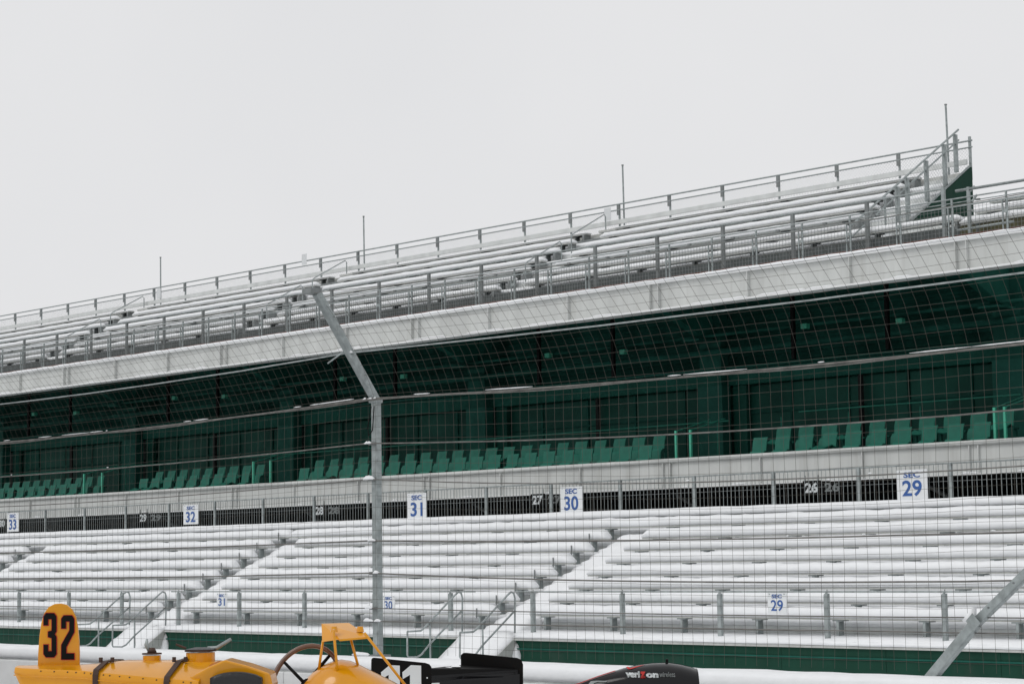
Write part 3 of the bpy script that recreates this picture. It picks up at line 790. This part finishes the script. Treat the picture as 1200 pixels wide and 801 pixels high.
def h_of(s):
    for j in range(1, len(arc)):
        if s <= arc[j]+1e-9: return j-1+(s-arc[j-1])/(arc[j]-arc[j-1])
    return len(arc)-1
for j in range(1, len(lev)):
    pts = []
    x = PX[0]
    while x <= PX[2]+.01:
        p = surf(x, min(j, len(lev)-1.0001)); p.y -= .03; p.z += .006*nz1(x*2, j); pts.append(p); x += .9
    nm = 'fence_pipe' if j == 8 else 'cable'
    pb(MB().tube(pts, lev[j][4]*.8, 6), nm, galv if j == 8 else cablem, cf)
# second strand twisted on the bend cable
pts = []; x = PX[0]
while x <= PX[2]: p = surf(x, 7); p.y -= .06; p.z += .015*math.sin(x*1.3)-.02; pts.append(p); x += .5
pb(MB().tube(pts, .008, 5), 'cable', cablem, cf)
mb = MB()
def wire(pts, r=.0023):
    # three-sided wire
    mb.tube(pts, r, 3, caps=False)
SPC = .178
x = PX[0]; c = 0
while x < -9:
    pts = []; s_ = 0; k = 0
    while s_ <= arc[-1]:
        h = h_of(s_); p = surf(x, min(h, len(lev)-1.0001))
        bow = .05*math.sin(1.1*x+.2*s_)*math.sin(PI*min(1, s_/arc[7])) if s_ < arc[7] else .12*math.sin(PI*(s_-arc[7])/(arc[9]-arc[7]))
        p.y += bow*.5; p.x += .02*nz1(x*.9, s_*1.2)+.03*nz1(s_*1.7, round(x*2.1)*.31)*.6; pts.append(p); s_ += SPC*2
    wire(pts); x += SPC; c += 1
s_ = SPC*.7
while s_ < arc[-1]:
    h = h_of(s_); pts = []; x = PX[0]
    while x < -9:
        p = surf(x, min(h, len(lev)-1.0001))
        bow = .05*math.sin(1.1*x+.2*s_)*math.sin(PI*min(1, s_/arc[7])) if s_ < arc[7] else .12*math.sin(PI*(s_-arc[7])/(arc[9]-arc[7]))
        p.y += bow*.5; p.z += .012*nz1(x*1.4, s_*3)+.02*nz1(x*.35, s_*.7); pts.append(p); x += SPC*2
    wire(pts); s_ += SPC
o = pb(mb, 'wire_mesh', wirem, cf); o['kind'] = 'stuff'
mb = MB(); rr = random.Random(21)
for k in range(46):
    j = rr.choice([7]*14+[6, 5, 4]); x = rr.uniform(-36, -10); l = rr.uniform(.03, .08) if j < 7 else rr.choice([rr.uniform(.05, .3), rr.uniform(.2, 1.1)])
    pts = []
    for q in range(4):
        p = surf(x+l*q/3, j); p.y -= .04; p.z += .02+lev[j][4]*.6; pts.append(p)
    mb.tube(pts, [.003, .009, .008, .003], 5)
o = pb(mb, 'clinging_snow', snow, cf, smooth=True); o['kind'] = 'stuff'
def fpost(px, label):
    t = thing('fence_post', label, 'post', 'bent steel posts of the catch fence', loc=(px, 21.05, -1.6))
    h = .060
    q = [(21.0, -1.5), (21.0, 2.52), (tipY-.02, tipZ+.02)]
    m2 = MB()
    def ring(y, z, tx): # tx tilt of section
        c, s2 = math.cos(tx), math.sin(tx)
        return [(px+a, y+b*c, z+b*s2) for a, b in ((-h, -h), (h, -h), (h, h), (-h, h))]
    ang = math.atan2(tipZ-2.52, tipY-21.0)-PI/2
    m2.loft([ring(21.1, -1.55, 0), ring(21.1, 2.55, ang*.45)])
    pb(m2, 'upright', galv, t, bevel=.012)
    pb(MB().loft([ring(21.08, 2.56, ang*.5), ring(tipY+.06, tipZ, ang)]), 'bent_arm', galv, t, bevel=.012)
    pb(MB().box(px-.07, px+.07, 21.0, 21.18, 2.50, 2.57), 'bend_collar', galv, t, bevel=.01)
    pb(MB().box(px-.16, px+.05, tipY-.1, tipY+.12, tipZ-.02, tipZ+.07), 'end_plate', galv_dark, t, bevel=.008)
    pb(MB().box(px-.13, px+.13, 20.95, 21.25, -1.46, -1.425), 'base_plate', galv_dark, t)
    pb(MB().tube([(px+.02, 20.98, 2.44), (px-.045, 20.96, 2.1), (px-.01, 20.95, 1.98), (px+.07, 20.96, 2.06), (px+.09, 20.98, 2.44)], .009, 5), 'tie_wire', black, t)
    pb(MB().tube([(px-.08, 20.5, 3.28), (px-.46, 20.5, 3.13)], .012, 5), 'stub_rod', galv, t)
    rr = random.Random(int(px*10))
    for j in range(1, 9):
        z = lev[j][1]; yy = lev[j][0]
        pb(MB().box(px-.08, px+.08, yy-.005+(0), yy+.028, z-.025, z+.02), 'cable_clamp', galv_dark, t)
        for g in range(3 if j in (1, 2, 5, 7, 8) else 2):
            a = px+rr.uniform(-.14, .16); l = rr.uniform(.03, .085)
            m3 = MB(); snow_strip(m3, a-l, a+l, [(yy-.04, z-.01), (yy-.055, z+.01), (yy-.03, z+.03+rr.uniform(0, .03)), (yy+.02, z+.0)], step=.03, seed=g+j, amp=.02)
            pb(m3, 'snow_clump', snow, t, smooth=True)
    m3 = MB(); snow_strip(m3, px-.45, px-.05, [(20.95, -1.44), (20.93, -1.42), (20.97, -1.385), (21.0, -1.44)], step=.04, seed=4, amp=.03)
    pb(m3, 'snow_clump', snow, t, smooth=True)
    return t
fpost(PX[1], 'tall galvanised fence post with its top bent toward the track')
fpost(PX[2], 'galvanised fence post beyond the right edge, carrying the diagonal brace')
fpost(PX[0], 'galvanised fence post beyond the left edge')
# diagonal brace at right
t = thing('fence_brace', 'galvanised diagonal brace climbing to the right from the wall top', 'brace', loc=tuple(at(1090, 793, 20.95)))
p0, p1, p2 = at(1088, 797, 20.95), at(1146, 727, 20.95), at(1200, 674, 20.95)
d = (p2-p1).normalized(); p3 = p1+d*3.2
pb(MB().tube([p0, p1+Vector((-.03, 0, -.03))], .085, 4), 'lower_tube', galv, t, bevel=.01)
pb(MB().tube([p1+Vector((-.06, .03, -.04)), p3], .075, 4), 'upper_tube', galv, t, bevel=.01)
pb(MB().ext([p1+Vector((-.11, -.09, -.0)), p1+Vector((.00, -.09, -.11)), p1+Vector((.09, -.09, -.02)), p1+Vector((-.02, -.09, .09))], (0, .012, 0)), 'joint_plate', galv, t)
pb(MB().loft([[p1+Vector((-.17, -.08, .0)), p1+Vector((-.05, -.08, -.03)), p1+Vector((-.05, .05, -.03)), p1+Vector((-.17, .05, .0))],
              [p1+Vector((-.12, -.06, .07)), p1+Vector((-.03, -.06, .16)), p1+Vector((-.03, .03, .16)), p1+Vector((-.12, .03, .07))]]), 'snow_clump', snow, t, smooth=True)
for (a, b) in ((.25, 'bolt'), (.7, 'bolt')):
    c = p1+d*a; pb(MB().tube([c+Vector((0, -.085, 0)), c+Vector((0, -.06, 0))], .012, 6), b, galv_dark, t)
pb(MB().tube([p3, (p3.x, 20.95, p3.z)], .02, 4), 'brace_end', galv, t)

# ------------------------------------------------------------------ yellow vintage racing car (tail at the left, bonnet to the right, mostly below the frame)
wv = Vector((M[0][2]*-1, M[1][2]*-1, 0)).normalized()         # horizontal, away from the lens
rv = wv.cross(Vector((0, 0, 1))).normalized()                  # horizontal, to the right
if rv.dot(Vector((M[0][0], M[1][0], 0))) < 0: rv = -rv
D1 = 12.5
def c1(x, y, dw=0):     # a point at depth D1+dw along the view
    return atD(x, y, D1+dw)
car = thing('vintage_racing_car', 'bright yellow vintage racing car with 32 on its tail fin, wood-rimmed steering wheel', 'racing car', loc=tuple(atD(260, 801, 12.9)-Vector((0, 0, 1.15))))
O1 = car.location.copy()
Zv = Vector((0, 0, 1))
def sect(x, ynear, ycrown, hw, bot=.5, cw=.35):
    """body section at picture column x: near edge and crown heights; hw half width"""
    ce = c1(x, ycrown, 0)          # crown on the centre line
    yaw = (rv*.22+wv).normalized()
    # near edge point: centre line minus hw across; its height from the near-edge row
    ne = ce-yaw*hw
    q = atD(x, ynear, D1-hw); dz = q.z-ce.z
    ne.z = q.z+.004
    fe = ce+yaw*hw; fe.z = ne.z
    m1 = ce-yaw*hw*.45; m1.z = ce.z-.12*(ce.z-ne.z)
    m2_ = ce+yaw*hw*.45; m2_.z = m1.z
    s1 = ne-yaw*.012; s1.z = ne.z-.03
    s2 = fe+yaw*.012; s2.z = s1.z
    b1 = ce-yaw*hw*.8; b1.z = ce.z-bot; b2 = ce+yaw*hw*.8; b2.z = b1.z
    return [ne, m1, ce, m2_, fe, s2, b2, b1, s1]
secs = [sect(22, 782, 779, .05, .06), sect(34, 783, 778.8, .09, .16), sect(60, 784, 778.6, .14, .3), sect(95, 785, 778, .19, .42), sect(117, 786, 776.5, .22, .48), sect(134, 787.5, 774, .25, .5), sect(150, 789, 772.6, .27, .52),
        sect(175, 791, 772.4, .30, .55), sect(208, 794, 772.4, .33, .6), sect(240, 796.5, 772.6, .35, .62), sect(258, 798, 773, .36, .64)]
pb(MB().loft(secs), 'tail_body', yellow, car, smooth='auto')
# straps
def strap(i0, x, yn, yc, hw):
    s_ = sect(x, yn, yc, hw); pth = [s_[8]-Zv*.35]+[s_[8], s_[0], s_[1], s_[2], s_[3], s_[4]]
    pth = [p+Zv*.006-(wv*.006) for p in pth]
    m2 = MB()
    rg = []
    for p in pth: rg.append([p-rv*.017, p+rv*.017, p+rv*.017+Zv*.009-wv*.006, p-rv*.017+Zv*.009-wv*.006])
    m2.loft(rg); pb(m2, 'strap', leather, car, bevel=.002)
    for k in (1, 2): pb(MB().tube([pth[3]+rv*(.07*k-.1), pth[3]+rv*(.07*k-.1)+Zv*.03], .012, 8), 'strap_stud', leather, car)
strap(0, 133, 787, 774.4, .25); strap(0, 221, 795, 772.4, .34)
for k_, (i0, i1) in enumerate(((0, 10),)):
    pth = [sc_[0]*.15+sc_[8]*.85-Zv*.02-wv*.008 for sc_ in secs[i0:i1+1]]
    pb(MB().tube(pth, .0035, 5), 'seam_bead', yellow, car)
rv_ = MB()
for sc_ in secs[2:10]:
    for q in (0, .5):
        nx_ = secs[min(secs.index(sc_)+1, 10)]; c = (sc_[0]*(1-q)+nx_[0]*q)-Zv*.012-wv*.004
        rv_.tube([c-wv*.004, c+wv*.004], .0045, 6)
pb(rv_, 'rivets', leather, car)['kind'] = 'stuff'
# number fin with 32
fz = lambda x, y: c1(x, y, 0)
out_ = []
pts2 = [(44, 780), (44.5, 765), (46, 745), (48, 730), (51.5, 718), (57, 710.5), (64, 707), (71, 706.5), (78, 708), (84, 713), (88.5, 722), (91, 735), (92.5, 750), (93, 765), (93, 780)]
fin = pb(MB().ext([fz(*p) for p in pts2], wv*.025), 'number_fin', yellow, car, bevel=.005)
fr = (c1(93, 750)-c1(44, 750)).normalized(); fu = (c1(68, 710)-c1(68, 770)).normalized()
GL = {'3': [(0, 1.9), (0, 2.42), (.18, 2.6), (.82, 2.6), (1, 2.42), (1, 1.52), (.86, 1.36), (1, 1.2), (1, .18), (.82, 0), (.18, 0), (0, .18), (0, .72), (.33, .72), (.33, .33), (.66, .33), (.66, 1.14), (.36, 1.2), (.36, 1.5), (.66, 1.56), (.66, 2.27), (.33, 2.27), (.33, 1.9)],
      '2': [(0, 1.85), (0, 2.42), (.18, 2.6), (.82, 2.6), (1, 2.42), (1, 1.62), (.36, .72), (.36, .34), (1, .34), (1, 0), (0, 0), (0, .86), (.66, 1.72), (.66, 2.27), (.33, 2.27), (.33, 1.85)]}
def glyph(name, ch, c, W, H, m, parent, grow=0.):
    cu = bpy.data.curves.new('glyph', 'CURVE'); cu.dimensions = '2D'; cu.fill_mode = 'BOTH'; cu.offset = grow; cu.extrude = .0008
    sp_ = cu.splines.new('POLY'); P_ = GL[ch]; sp_.points.add(len(P_)-1)
    for k, (a, b) in enumerate(P_): sp_.points[k].co = ((a-.5)*W, (b/2.6-.5)*H, 0, 1)
    sp_.use_cyclic_u = True
    ob = bpy.data.objects.new('tmp', cu); COL.objects.link(ob)
    dg = bpy.context.evaluated_depsgraph_get(); me = bpy.data.meshes.new_from_object(ob.evaluated_get(dg)); bpy.data.objects.remove(ob)
    me.materials.clear(); me.materials.append(m)
    for v in me.vertices: v.co = c+fr*v.co.x+fu*v.co.y+wv*v.co.z
    o = bpy.data.objects.new(name, me); COL.objects.link(o); o.parent = parent
for ch, cx_, cy_ in (('3', 58.9, 743.6), ('2', 79.7, 746.3)):
    pos = c1(cx_, cy_)
    glyph('number_edge', ch, pos-wv*.004, 14.5/192, 51/192, red, fin, .0052)
    glyph('number', ch, pos-wv*.008, 14.5/192, 51/192, black, fin, .0015)
# the parts put in by put_text use world coordinates; undo the parent's offset
for o in fin.children: o.parent = fin
# filler caps
def filler(x, ytop, ybot, rpx, lid=False):
    b = c1(x, ybot, 0); tp = c1(x, ytop, 0); r = rpx/192
    h = tp.z-b.z
    f_ = pb(MB().tube([b-Zv*.03, b+Zv*(h-.012)], r, 20), 'filler_neck', yellow, car, smooth='auto')
    pb(MB().tube([b+Zv*(h-.006), b+Zv*(h+.003)], r*1.1, 20), 'filler_lid', leather, car, smooth='auto')
    c = b+Zv*(h+.004)
    if lid:
        pb(MB().loft([[c+rv*a*r*1.05+wv*bb*r+Zv*(.002+.006*(1-abs(a))) for a, bb in ((-1, -.8), (1, -.8), (1, .8), (-1, .8))], [c+rv*a*r*.7+wv*bb*r*.6+Zv*(.014) for a, bb in ((-.6, -.5), (.9, -.5), (.9, .5), (-.6, .5))]]), 'black_cover', bleather, car, smooth=True, bevel=.004)
        pb(MB().tube([c-rv*r*1.0+Zv*.01, c-rv*r*1.7+Zv*.035], [.008, .006], 6), 'catch_lever', leather, car)
        pb(MB().tube([c+rv*r*.5+Zv*.004, c+rv*r*1.15+Zv*.01, c+rv*r*2.1+Zv*.062], [.016, .013, .01], 6), 'catch_lever', galv, car, smooth=True)
    else:
        pb(MB().tube([c, c+Zv*.03], [.03, .018], 10), 'valve', leather, car, smooth=True)
        pb(MB().tube([c-rv*.01+Zv*.0, c-rv*.035+Zv*.05, c-rv*.03+Zv*.085], [.012, .013, .006], 6), 'catch_lever', galv, car, smooth=True)
filler(178, 765, 774, 10.5); filler(235, 761.5, 775, 17, True)
# raised seat cowl and headrest
hexp = [(222, 801), (222, 793), (244, 781), (263, 772.5), (290, 779.5), (316, 788.5), (319, 801), (319, 830), (222, 830)]
pb(MB().ext([c1(x, y, -.33) for x, y in hexp], wv*.30), 'seat_cowl', yellow, car, bevel=.012)
rings = []
for k in range(9):
    t_ = k/8; xx = 246+60*t_; hh = math.sin(PI*min(1, max(0, .06+.88*t_)))**.45
    base = c1(xx, 830, -.42); top = c1(xx, 801-12.5*hh-1, -.42)
    rings.append([base, top-Zv*.03, top, top+wv*.05+Zv*.004, top+wv*.10-Zv*.008, base+wv*.10])
pb(MB().loft(rings), 'headrest', bleather, car, smooth=True)
# steering wheel
ctr = c1(358, 801, .0)
e1 = (c1(399, 785)-c1(316, 812)); e1 = e1.normalized()*(.218); e2 = (Zv*.95-rv*.12+wv*.35).normalized()*.235
pts = [ctr+e1*math.cos(a)+e2*math.sin(a) for a in [2*PI*k/40 for k in range(41)]]
sw = pb(MB().tube(pts, .0155, 8, caps=False), 'steering_wheel', wood, car, smooth=True)
for a in (.62, 2.2, 3.8, 5.4):
    o = pb(MB().tube([ctr-wv*.0, ctr+(e1*math.cos(a)+e2*math.sin(a))*.97], [.012, .010], 6), 'spoke', black, car, smooth=True)
pb(MB().tube([ctr-wv*.02, ctr+rv*.05+wv*.04-Zv*.04], .04, 14), 'hub', black, car)
pb(MB().tube([ctr, ctr+rv*.6+wv*.1-Zv*.45], .018, 8), 'steering_column', black, car)
# scuttle dome
rings = []
SC = [(352, 806, .06), (357, 797, .11), (367, 786.5, .16), (379, 778.6, .20), (390, 774, .22), (400, 772, .235), (411, 773.6, .24), (421, 778, .245), (440, 787.5, .25), (460, 797.5, .25), (478, 808, .25)]
for xx, yt, hw in SC:
    cx_ = c1(xx, yt, .05); cz = min(atD(xx, 835, D1).z, cx_.z-.05)
    g = []
    for q in range(13):
        a = PI*q/12
        g.append(Vector((cx_.x, cx_.y, 0))-wv*hw*math.cos(a)*1.1+Zv*(cz+(cx_.z-cz)*math.sin(a)**.7))
    rings.append(g)
pb(MB().loft(rings), 'scuttle', yellow, car, smooth='auto')
pb(MB().tube([Vector(p)-rv*.0 for p in rings[0]], .010, 6), 'scuttle_lip', leather, car, smooth=True)
# rear-view mirror box on four rods
mp = [(377, 752), (376.7, 730.2), (409, 729.2), (433, 745), (433.3, 748.2), (400, 750.3)]
a_ = c1(376.7, 730, .10); b_ = c1(409, 729, .14); c_ = c1(433, 745.4, -.12); d_ = c1(398, 748.5, -.14); e_ = c1(377.5, 751.2, -.02)
th = Zv*-.012
mir = MB()
mir.add([a_, b_, c_, d_+Vector((0, 0, .0)), a_+th, b_+th, c_+th, d_+th], [(0, 1, 2, 3), (7, 6, 5, 4), (0, 3, 7, 4), (3, 2, 6, 7), (2, 1, 5, 6), (1, 0, 4, 5)])
box_ = pb(mir, 'mirror_hood', yellow, car, bevel=.002)
pb(MB().add([a_+Vector((0, 0, -.001)), d_-Zv*.001, c1(377.6, 751.5, -.05), a_+wv*.012, d_+wv*.012, c1(377.6, 751.5, -.05)+wv*.012], [(0, 1, 2), (5, 4, 3), (0, 2, 5, 3), (2, 1, 4, 5), (1, 0, 3, 4)]), 'mirror_side', yellow, car)
for p, q in (((378.5, 750), (373.5, 784)), ((391, 737), (396.5, 800)), ((411, 748), (419.5, 779)), ((427, 741), (478, 806))):
    pb(MB().tube([c1(*p, -.16 if p[0] in (391, 427) else .0), c1(*q, -.1 if p[0] in (391, 427) else .0)], .0085, 8), 'mirror_rod', yellow, car, smooth=True)
for p in ((392, 737.5), (422.5, 737.5)):
    c = c1(*p, -.05 if p[0] == 392 else .0); pb(MB().tube([c-wv*.03-Zv*.012, c-wv*.03+Zv*.022], [.024, .017], 10), 'mirror_bolt', yellow, car, smooth='auto')
# body below, bonnet and wheels (below the frame)
pb(MB().ext([O1+rv*-.3-wv*.3+Zv*.45, O1+rv*2.4-wv*.3+Zv*.45, O1+rv*2.4-wv*.3+Zv*.93, O1+rv*1.0-wv*.3+Zv*1.0, O1+rv*-.3-wv*.3+Zv*.95], wv*.6), 'bonnet', yellow, car, bevel=.05)
for a in (-.35, 2.1):
    for b in (-.72, .72):
        c = O1+rv*a+wv*b+Zv*.42
        pb(MB().tube([c-wv*.05, c+wv*.05], .42, 28), 'wheel', rubber, car, bevel=.02)
        pb(MB().tube([c-wv*.07, c+wv*.07], .3, 20), 'wheel_disc', yellow, car)

# ------------------------------------------------------------------ black open-wheel racing car
D2 = 16.0
def c2(x, y, dw=0): return atD(x, y, D2+dw)
bc = thing('open_wheel_racing_car', 'black open-wheel racing car with rear wing plate 11 and glossy engine cover', 'racing car', loc=tuple(atD(640, 801, 16.3)-Vector((0, 0, 1.02))))
O2 = bc.location.copy()
def rpoly(pts, x, y, d): return [c2(px_, py_, d) for px_, py_ in pts]
ep = [(435, 772), (436.5, 770.2), (439, 770), (498, 776), (503, 777.6), (505.6, 781), (506, 786), (505, 830), (434, 830)]
e1_ = pb(MB().ext([c2(x, y, -.2) for x, y in ep], wv*.02), 'wing_endplate', black, bc, bevel=.004)
nr = (c2(500, 790, -.2)-c2(440, 790, -.2)).normalized()
for xx in (459.5, 484.5):
    g = [(xx-13, 787), (xx-3, 778.6), (xx+9, 779.2), (xx+9.3, 815), (xx-4, 815), (xx-4, 790), (xx-12.5, 795)]
    g = [(a, b) for a, b in g]
    pb(MB().ext([c2(x, y, -.2)-wv*.004 for x, y in g], wv*.004), 'number_one', numw, bc)
pb(MB().tube([c2(500.6, 793.5, -.2)-wv*.006, c2(500.6, 793.5, -.2)], .006, 8), 'rivet', numw, bc)
fp = [(540, 781), (540, 767), (543, 764.3), (547, 764.3), (606, 770.2), (611, 772.5), (613, 778), (613.3, 830), (545, 830)]
pb(MB().ext([c2(x, y, .35) for x, y in fp], wv*.02), 'wing_endplate', black, bc, bevel=.004)
# wing planes between the plates
q1, q2, q3, q4 = c2(500, 790.5, -.18), c2(500, 782, -.05), c2(546, 779, .34), c2(600, 783.5, .34)
pb(MB().ext([c2(500, 792, -.18), c2(496, 783, -.18), c2(541, 778.5, .35), c2(608, 783.5, .35)], Zv*-.012), 'wing_flap', black, bc)
pb(MB().ext([c2(497, 797, -.18), c2(500, 791.5, -.18), c2(607, 784, .34), c2(608, 792, .34)], Zv*-.02), 'wing_mainplane', gblack, bc)
pb(MB().ext([c2(515, 799, -.05), c2(609, 789, .33), c2(609, 840, .33), c2(515, 840, -.05)], wv*.02), 'diffuser_panel', gblack, bc)
m3 = MB(); 
for (xa, ya, ww) in ((508, 783.0, 9), (522, 782.5, 10), (534, 780.8, 6)):
    p = c2(xa, ya+.2, .05); m3.loft([[p-rv*ww/160+Zv*.002, p+rv*ww/160+Zv*.002, p+rv*ww/160+wv*.1+Zv*.002, p-rv*ww/160+wv*.1+Zv*.002], [p-rv*ww/260+wv*.03+Zv*.010, p+rv*ww/260+wv*.03+Zv*.01, p+rv*ww/260+wv*.08+Zv*.010, p-rv*ww/260+wv*.08+Zv*.010]])
o = pb(m3, 'snow_dusting', snow, bc); o['kind'] = 'stuff'
# engine cover
top = [(668, 803), (680, 799.5), (695, 793.8), (712, 788), (730, 782.4), (748, 778.3), (765, 776.2), (782, 775.6), (797, 777.6), (808, 780.2), (814.5, 782.6)]
rings = []
cc = []
for k, (x, y) in enumerate(top):
    tp = c2(x, y, .2); zb = c2(x, 803, .2).z-.16
    if k < 2: zb -= .05
    hz_ = (tp.z-zb)/2 if k > 0 else .06
    hw = .05+.15*min(1, max(0, (x-668)/90))
    zc = tp.z-hz_
    base = Vector((tp.x, tp.y, 0))
    g = [base+wv*(-hw*math.cos(a))+Zv*(zc+hz_*math.sin(a)) for a in [2*PI*q/20 for q in range(20)]]
    rings.append(g); cc.append((x, hw, zc, hz_))
cover = pb(MB().loft(rings), 'engine_cover', gblack, bc, smooth='auto')
def on_cover(p, off=.004):
    # lift a point lying at depth .2 onto the near flank of the cover
    dd = Vector((p.x, p.y, 0)); s_ = dd.dot(rv)
    best = None
    for k in range(len(rings)-1):
        a, b = rings[k][5], rings[k+1][5]
        sa, sb = Vector((a.x, a.y, 0)).dot(rv), Vector((b.x, b.y, 0)).dot(rv)
        if sa <= s_ <= sb or k == len(rings)-2:
            f = (s_-sa)/(sb-sa); hw = cc[k][1]*(1-f)+cc[k+1][1]*f; zc = cc[k][2]*(1-f)+cc[k+1][2]*f; hz_ = cc[k][3]*(1-f)+cc[k+1][3]*f
            q = max(-.97, min(.97, (p.z-zc)/hz_)); ww = hw*math.sqrt(1-q*q)
            base = Vector((a.x, a.y, 0))*(1-f)+Vector((b.x, b.y, 0))*f
            return Vector((base.x, base.y, p.z))-wv*(ww+off)
    return p
def vpt(x, y): return atD(x, y, D2+.03)+wv*.17
ur = (c2(790, 790)-c2(730, 790)).normalized()
inv = None
def ctext(name, s, x0, x1, yc, hpx, m, bold):
    pos = vpt((x0+x1)/2, yc)
    return put_text(name, s, .1, m, None, pos, ur, Zv, bold=bold, width=(x1-x0)/150, height=hpx/150, thick=.001, fn=lambda p: on_cover(p))
for nm, s, x0, x1, yc, hpx, m, bd in (('lettering', 'veri', 733.5, 750, 789.6, 7.4, numw, .006), ('lettering', 'z', 750.3, 756.5, 790.2, 7.6, red, .006), ('lettering', 'on', 757, 771.5, 790.6, 5.4, numw, .006), ('lettering', 'wireless', 772.5, 791, 789.4, 6, numgrey, .002)):
    o = ctext(nm, s, x0, x1, yc, hpx, m, bd); par(o, bc)
def decal(name, pts, m):
    n = len(pts); P0 = [on_cover(vpt(x, y), .003) for x, y in pts]; P1 = [on_cover(vpt(x, y), .006) for x, y in pts]
    mbx = MB().add(P0+P1, [tuple(range(n, 2*n))]+[(i, (i+1) % n, n+(i+1) % n, n+i) for i in range(n)]); return pb(mbx, name, m, bc)
decal('tick_mark', [(734.5, 782), (737.5, 784.2), (741, 783.6), (757, 778.9), (745, 781.4), (739.5, 783.0), (737, 781.4)], red)
for i in range(5):
    xs_ = [672, 682, 692, 702, 712, 722]; ys_ = [802.6, 799.4, 795.6, 791.9, 788.6, 785.4]
    a, b = (xs_[i], ys_[i]), (xs_[i+1], ys_[i+1])
    decal('red_stripe', [(a[0], a[1]+.4), (b[0], b[1]+.4), (b[0], b[1]+1.3), (a[0], a[1]+1.3)], red)
decal('script_mark', [(690, 802), (693, 798.5), (700, 797.6), (712, 797.8), (711, 799), (701, 799), (696, 800.5), (697, 802)], numgrey)
# intake mouth
ic = rings[-1]; cen = sum(ic, Vector())/20
pb(MB().loft([ic, [cen+(p-cen)*1.0+rv*.015 for p in ic], [cen+(p-cen)*.84+rv*.012 for p in ic], [cen+(p-cen)*.8-rv*.1 for p in ic]], cap=False), 'intake_lip', gblack, bc, smooth='auto')
pb(MB().ext([cen+(p-cen)*.82-rv*.05 for p in ic], rv*.01), 'intake_mouth', darkm, bc)
pb(MB().tube([c2(781.5, 775.5, .2), c2(781.5, 771.5, .2)+rv*0], .012, 8), 'camera_stub', black, bc)
# hull and wheels below the frame
pb(MB().loft([[O2+rv*a+wv*(s*hw)+Zv*z for s, z in ((-1, .1), (-1, h), (-.5, h+.12), (.5, h+.12), (1, h), (1, .1))] for a, hw, h in ((-.5, .3, .4), (.4, .45, .55), (1.6, .4, .5), (2.6, .25, .4), (3.4, .12, .3))]), 'hull', gblack, bc, smooth='auto')
for a, b, r in ((-.9+.3, .75, .33), (2.6, .75, .32)):
    for s in (-1, 1):
        c = O2+rv*a+wv*b*s+Zv*r
        pb(MB().tube([c-wv*.15, c+wv*.15], r, 28), 'wheel', rubber, bc, bevel=.03)
        pb(MB().tube([c-wv*.155, c+wv*.155], .19, 20), 'wheel_rim', galv_dark, bc)
bpy.context.view_layer.update()
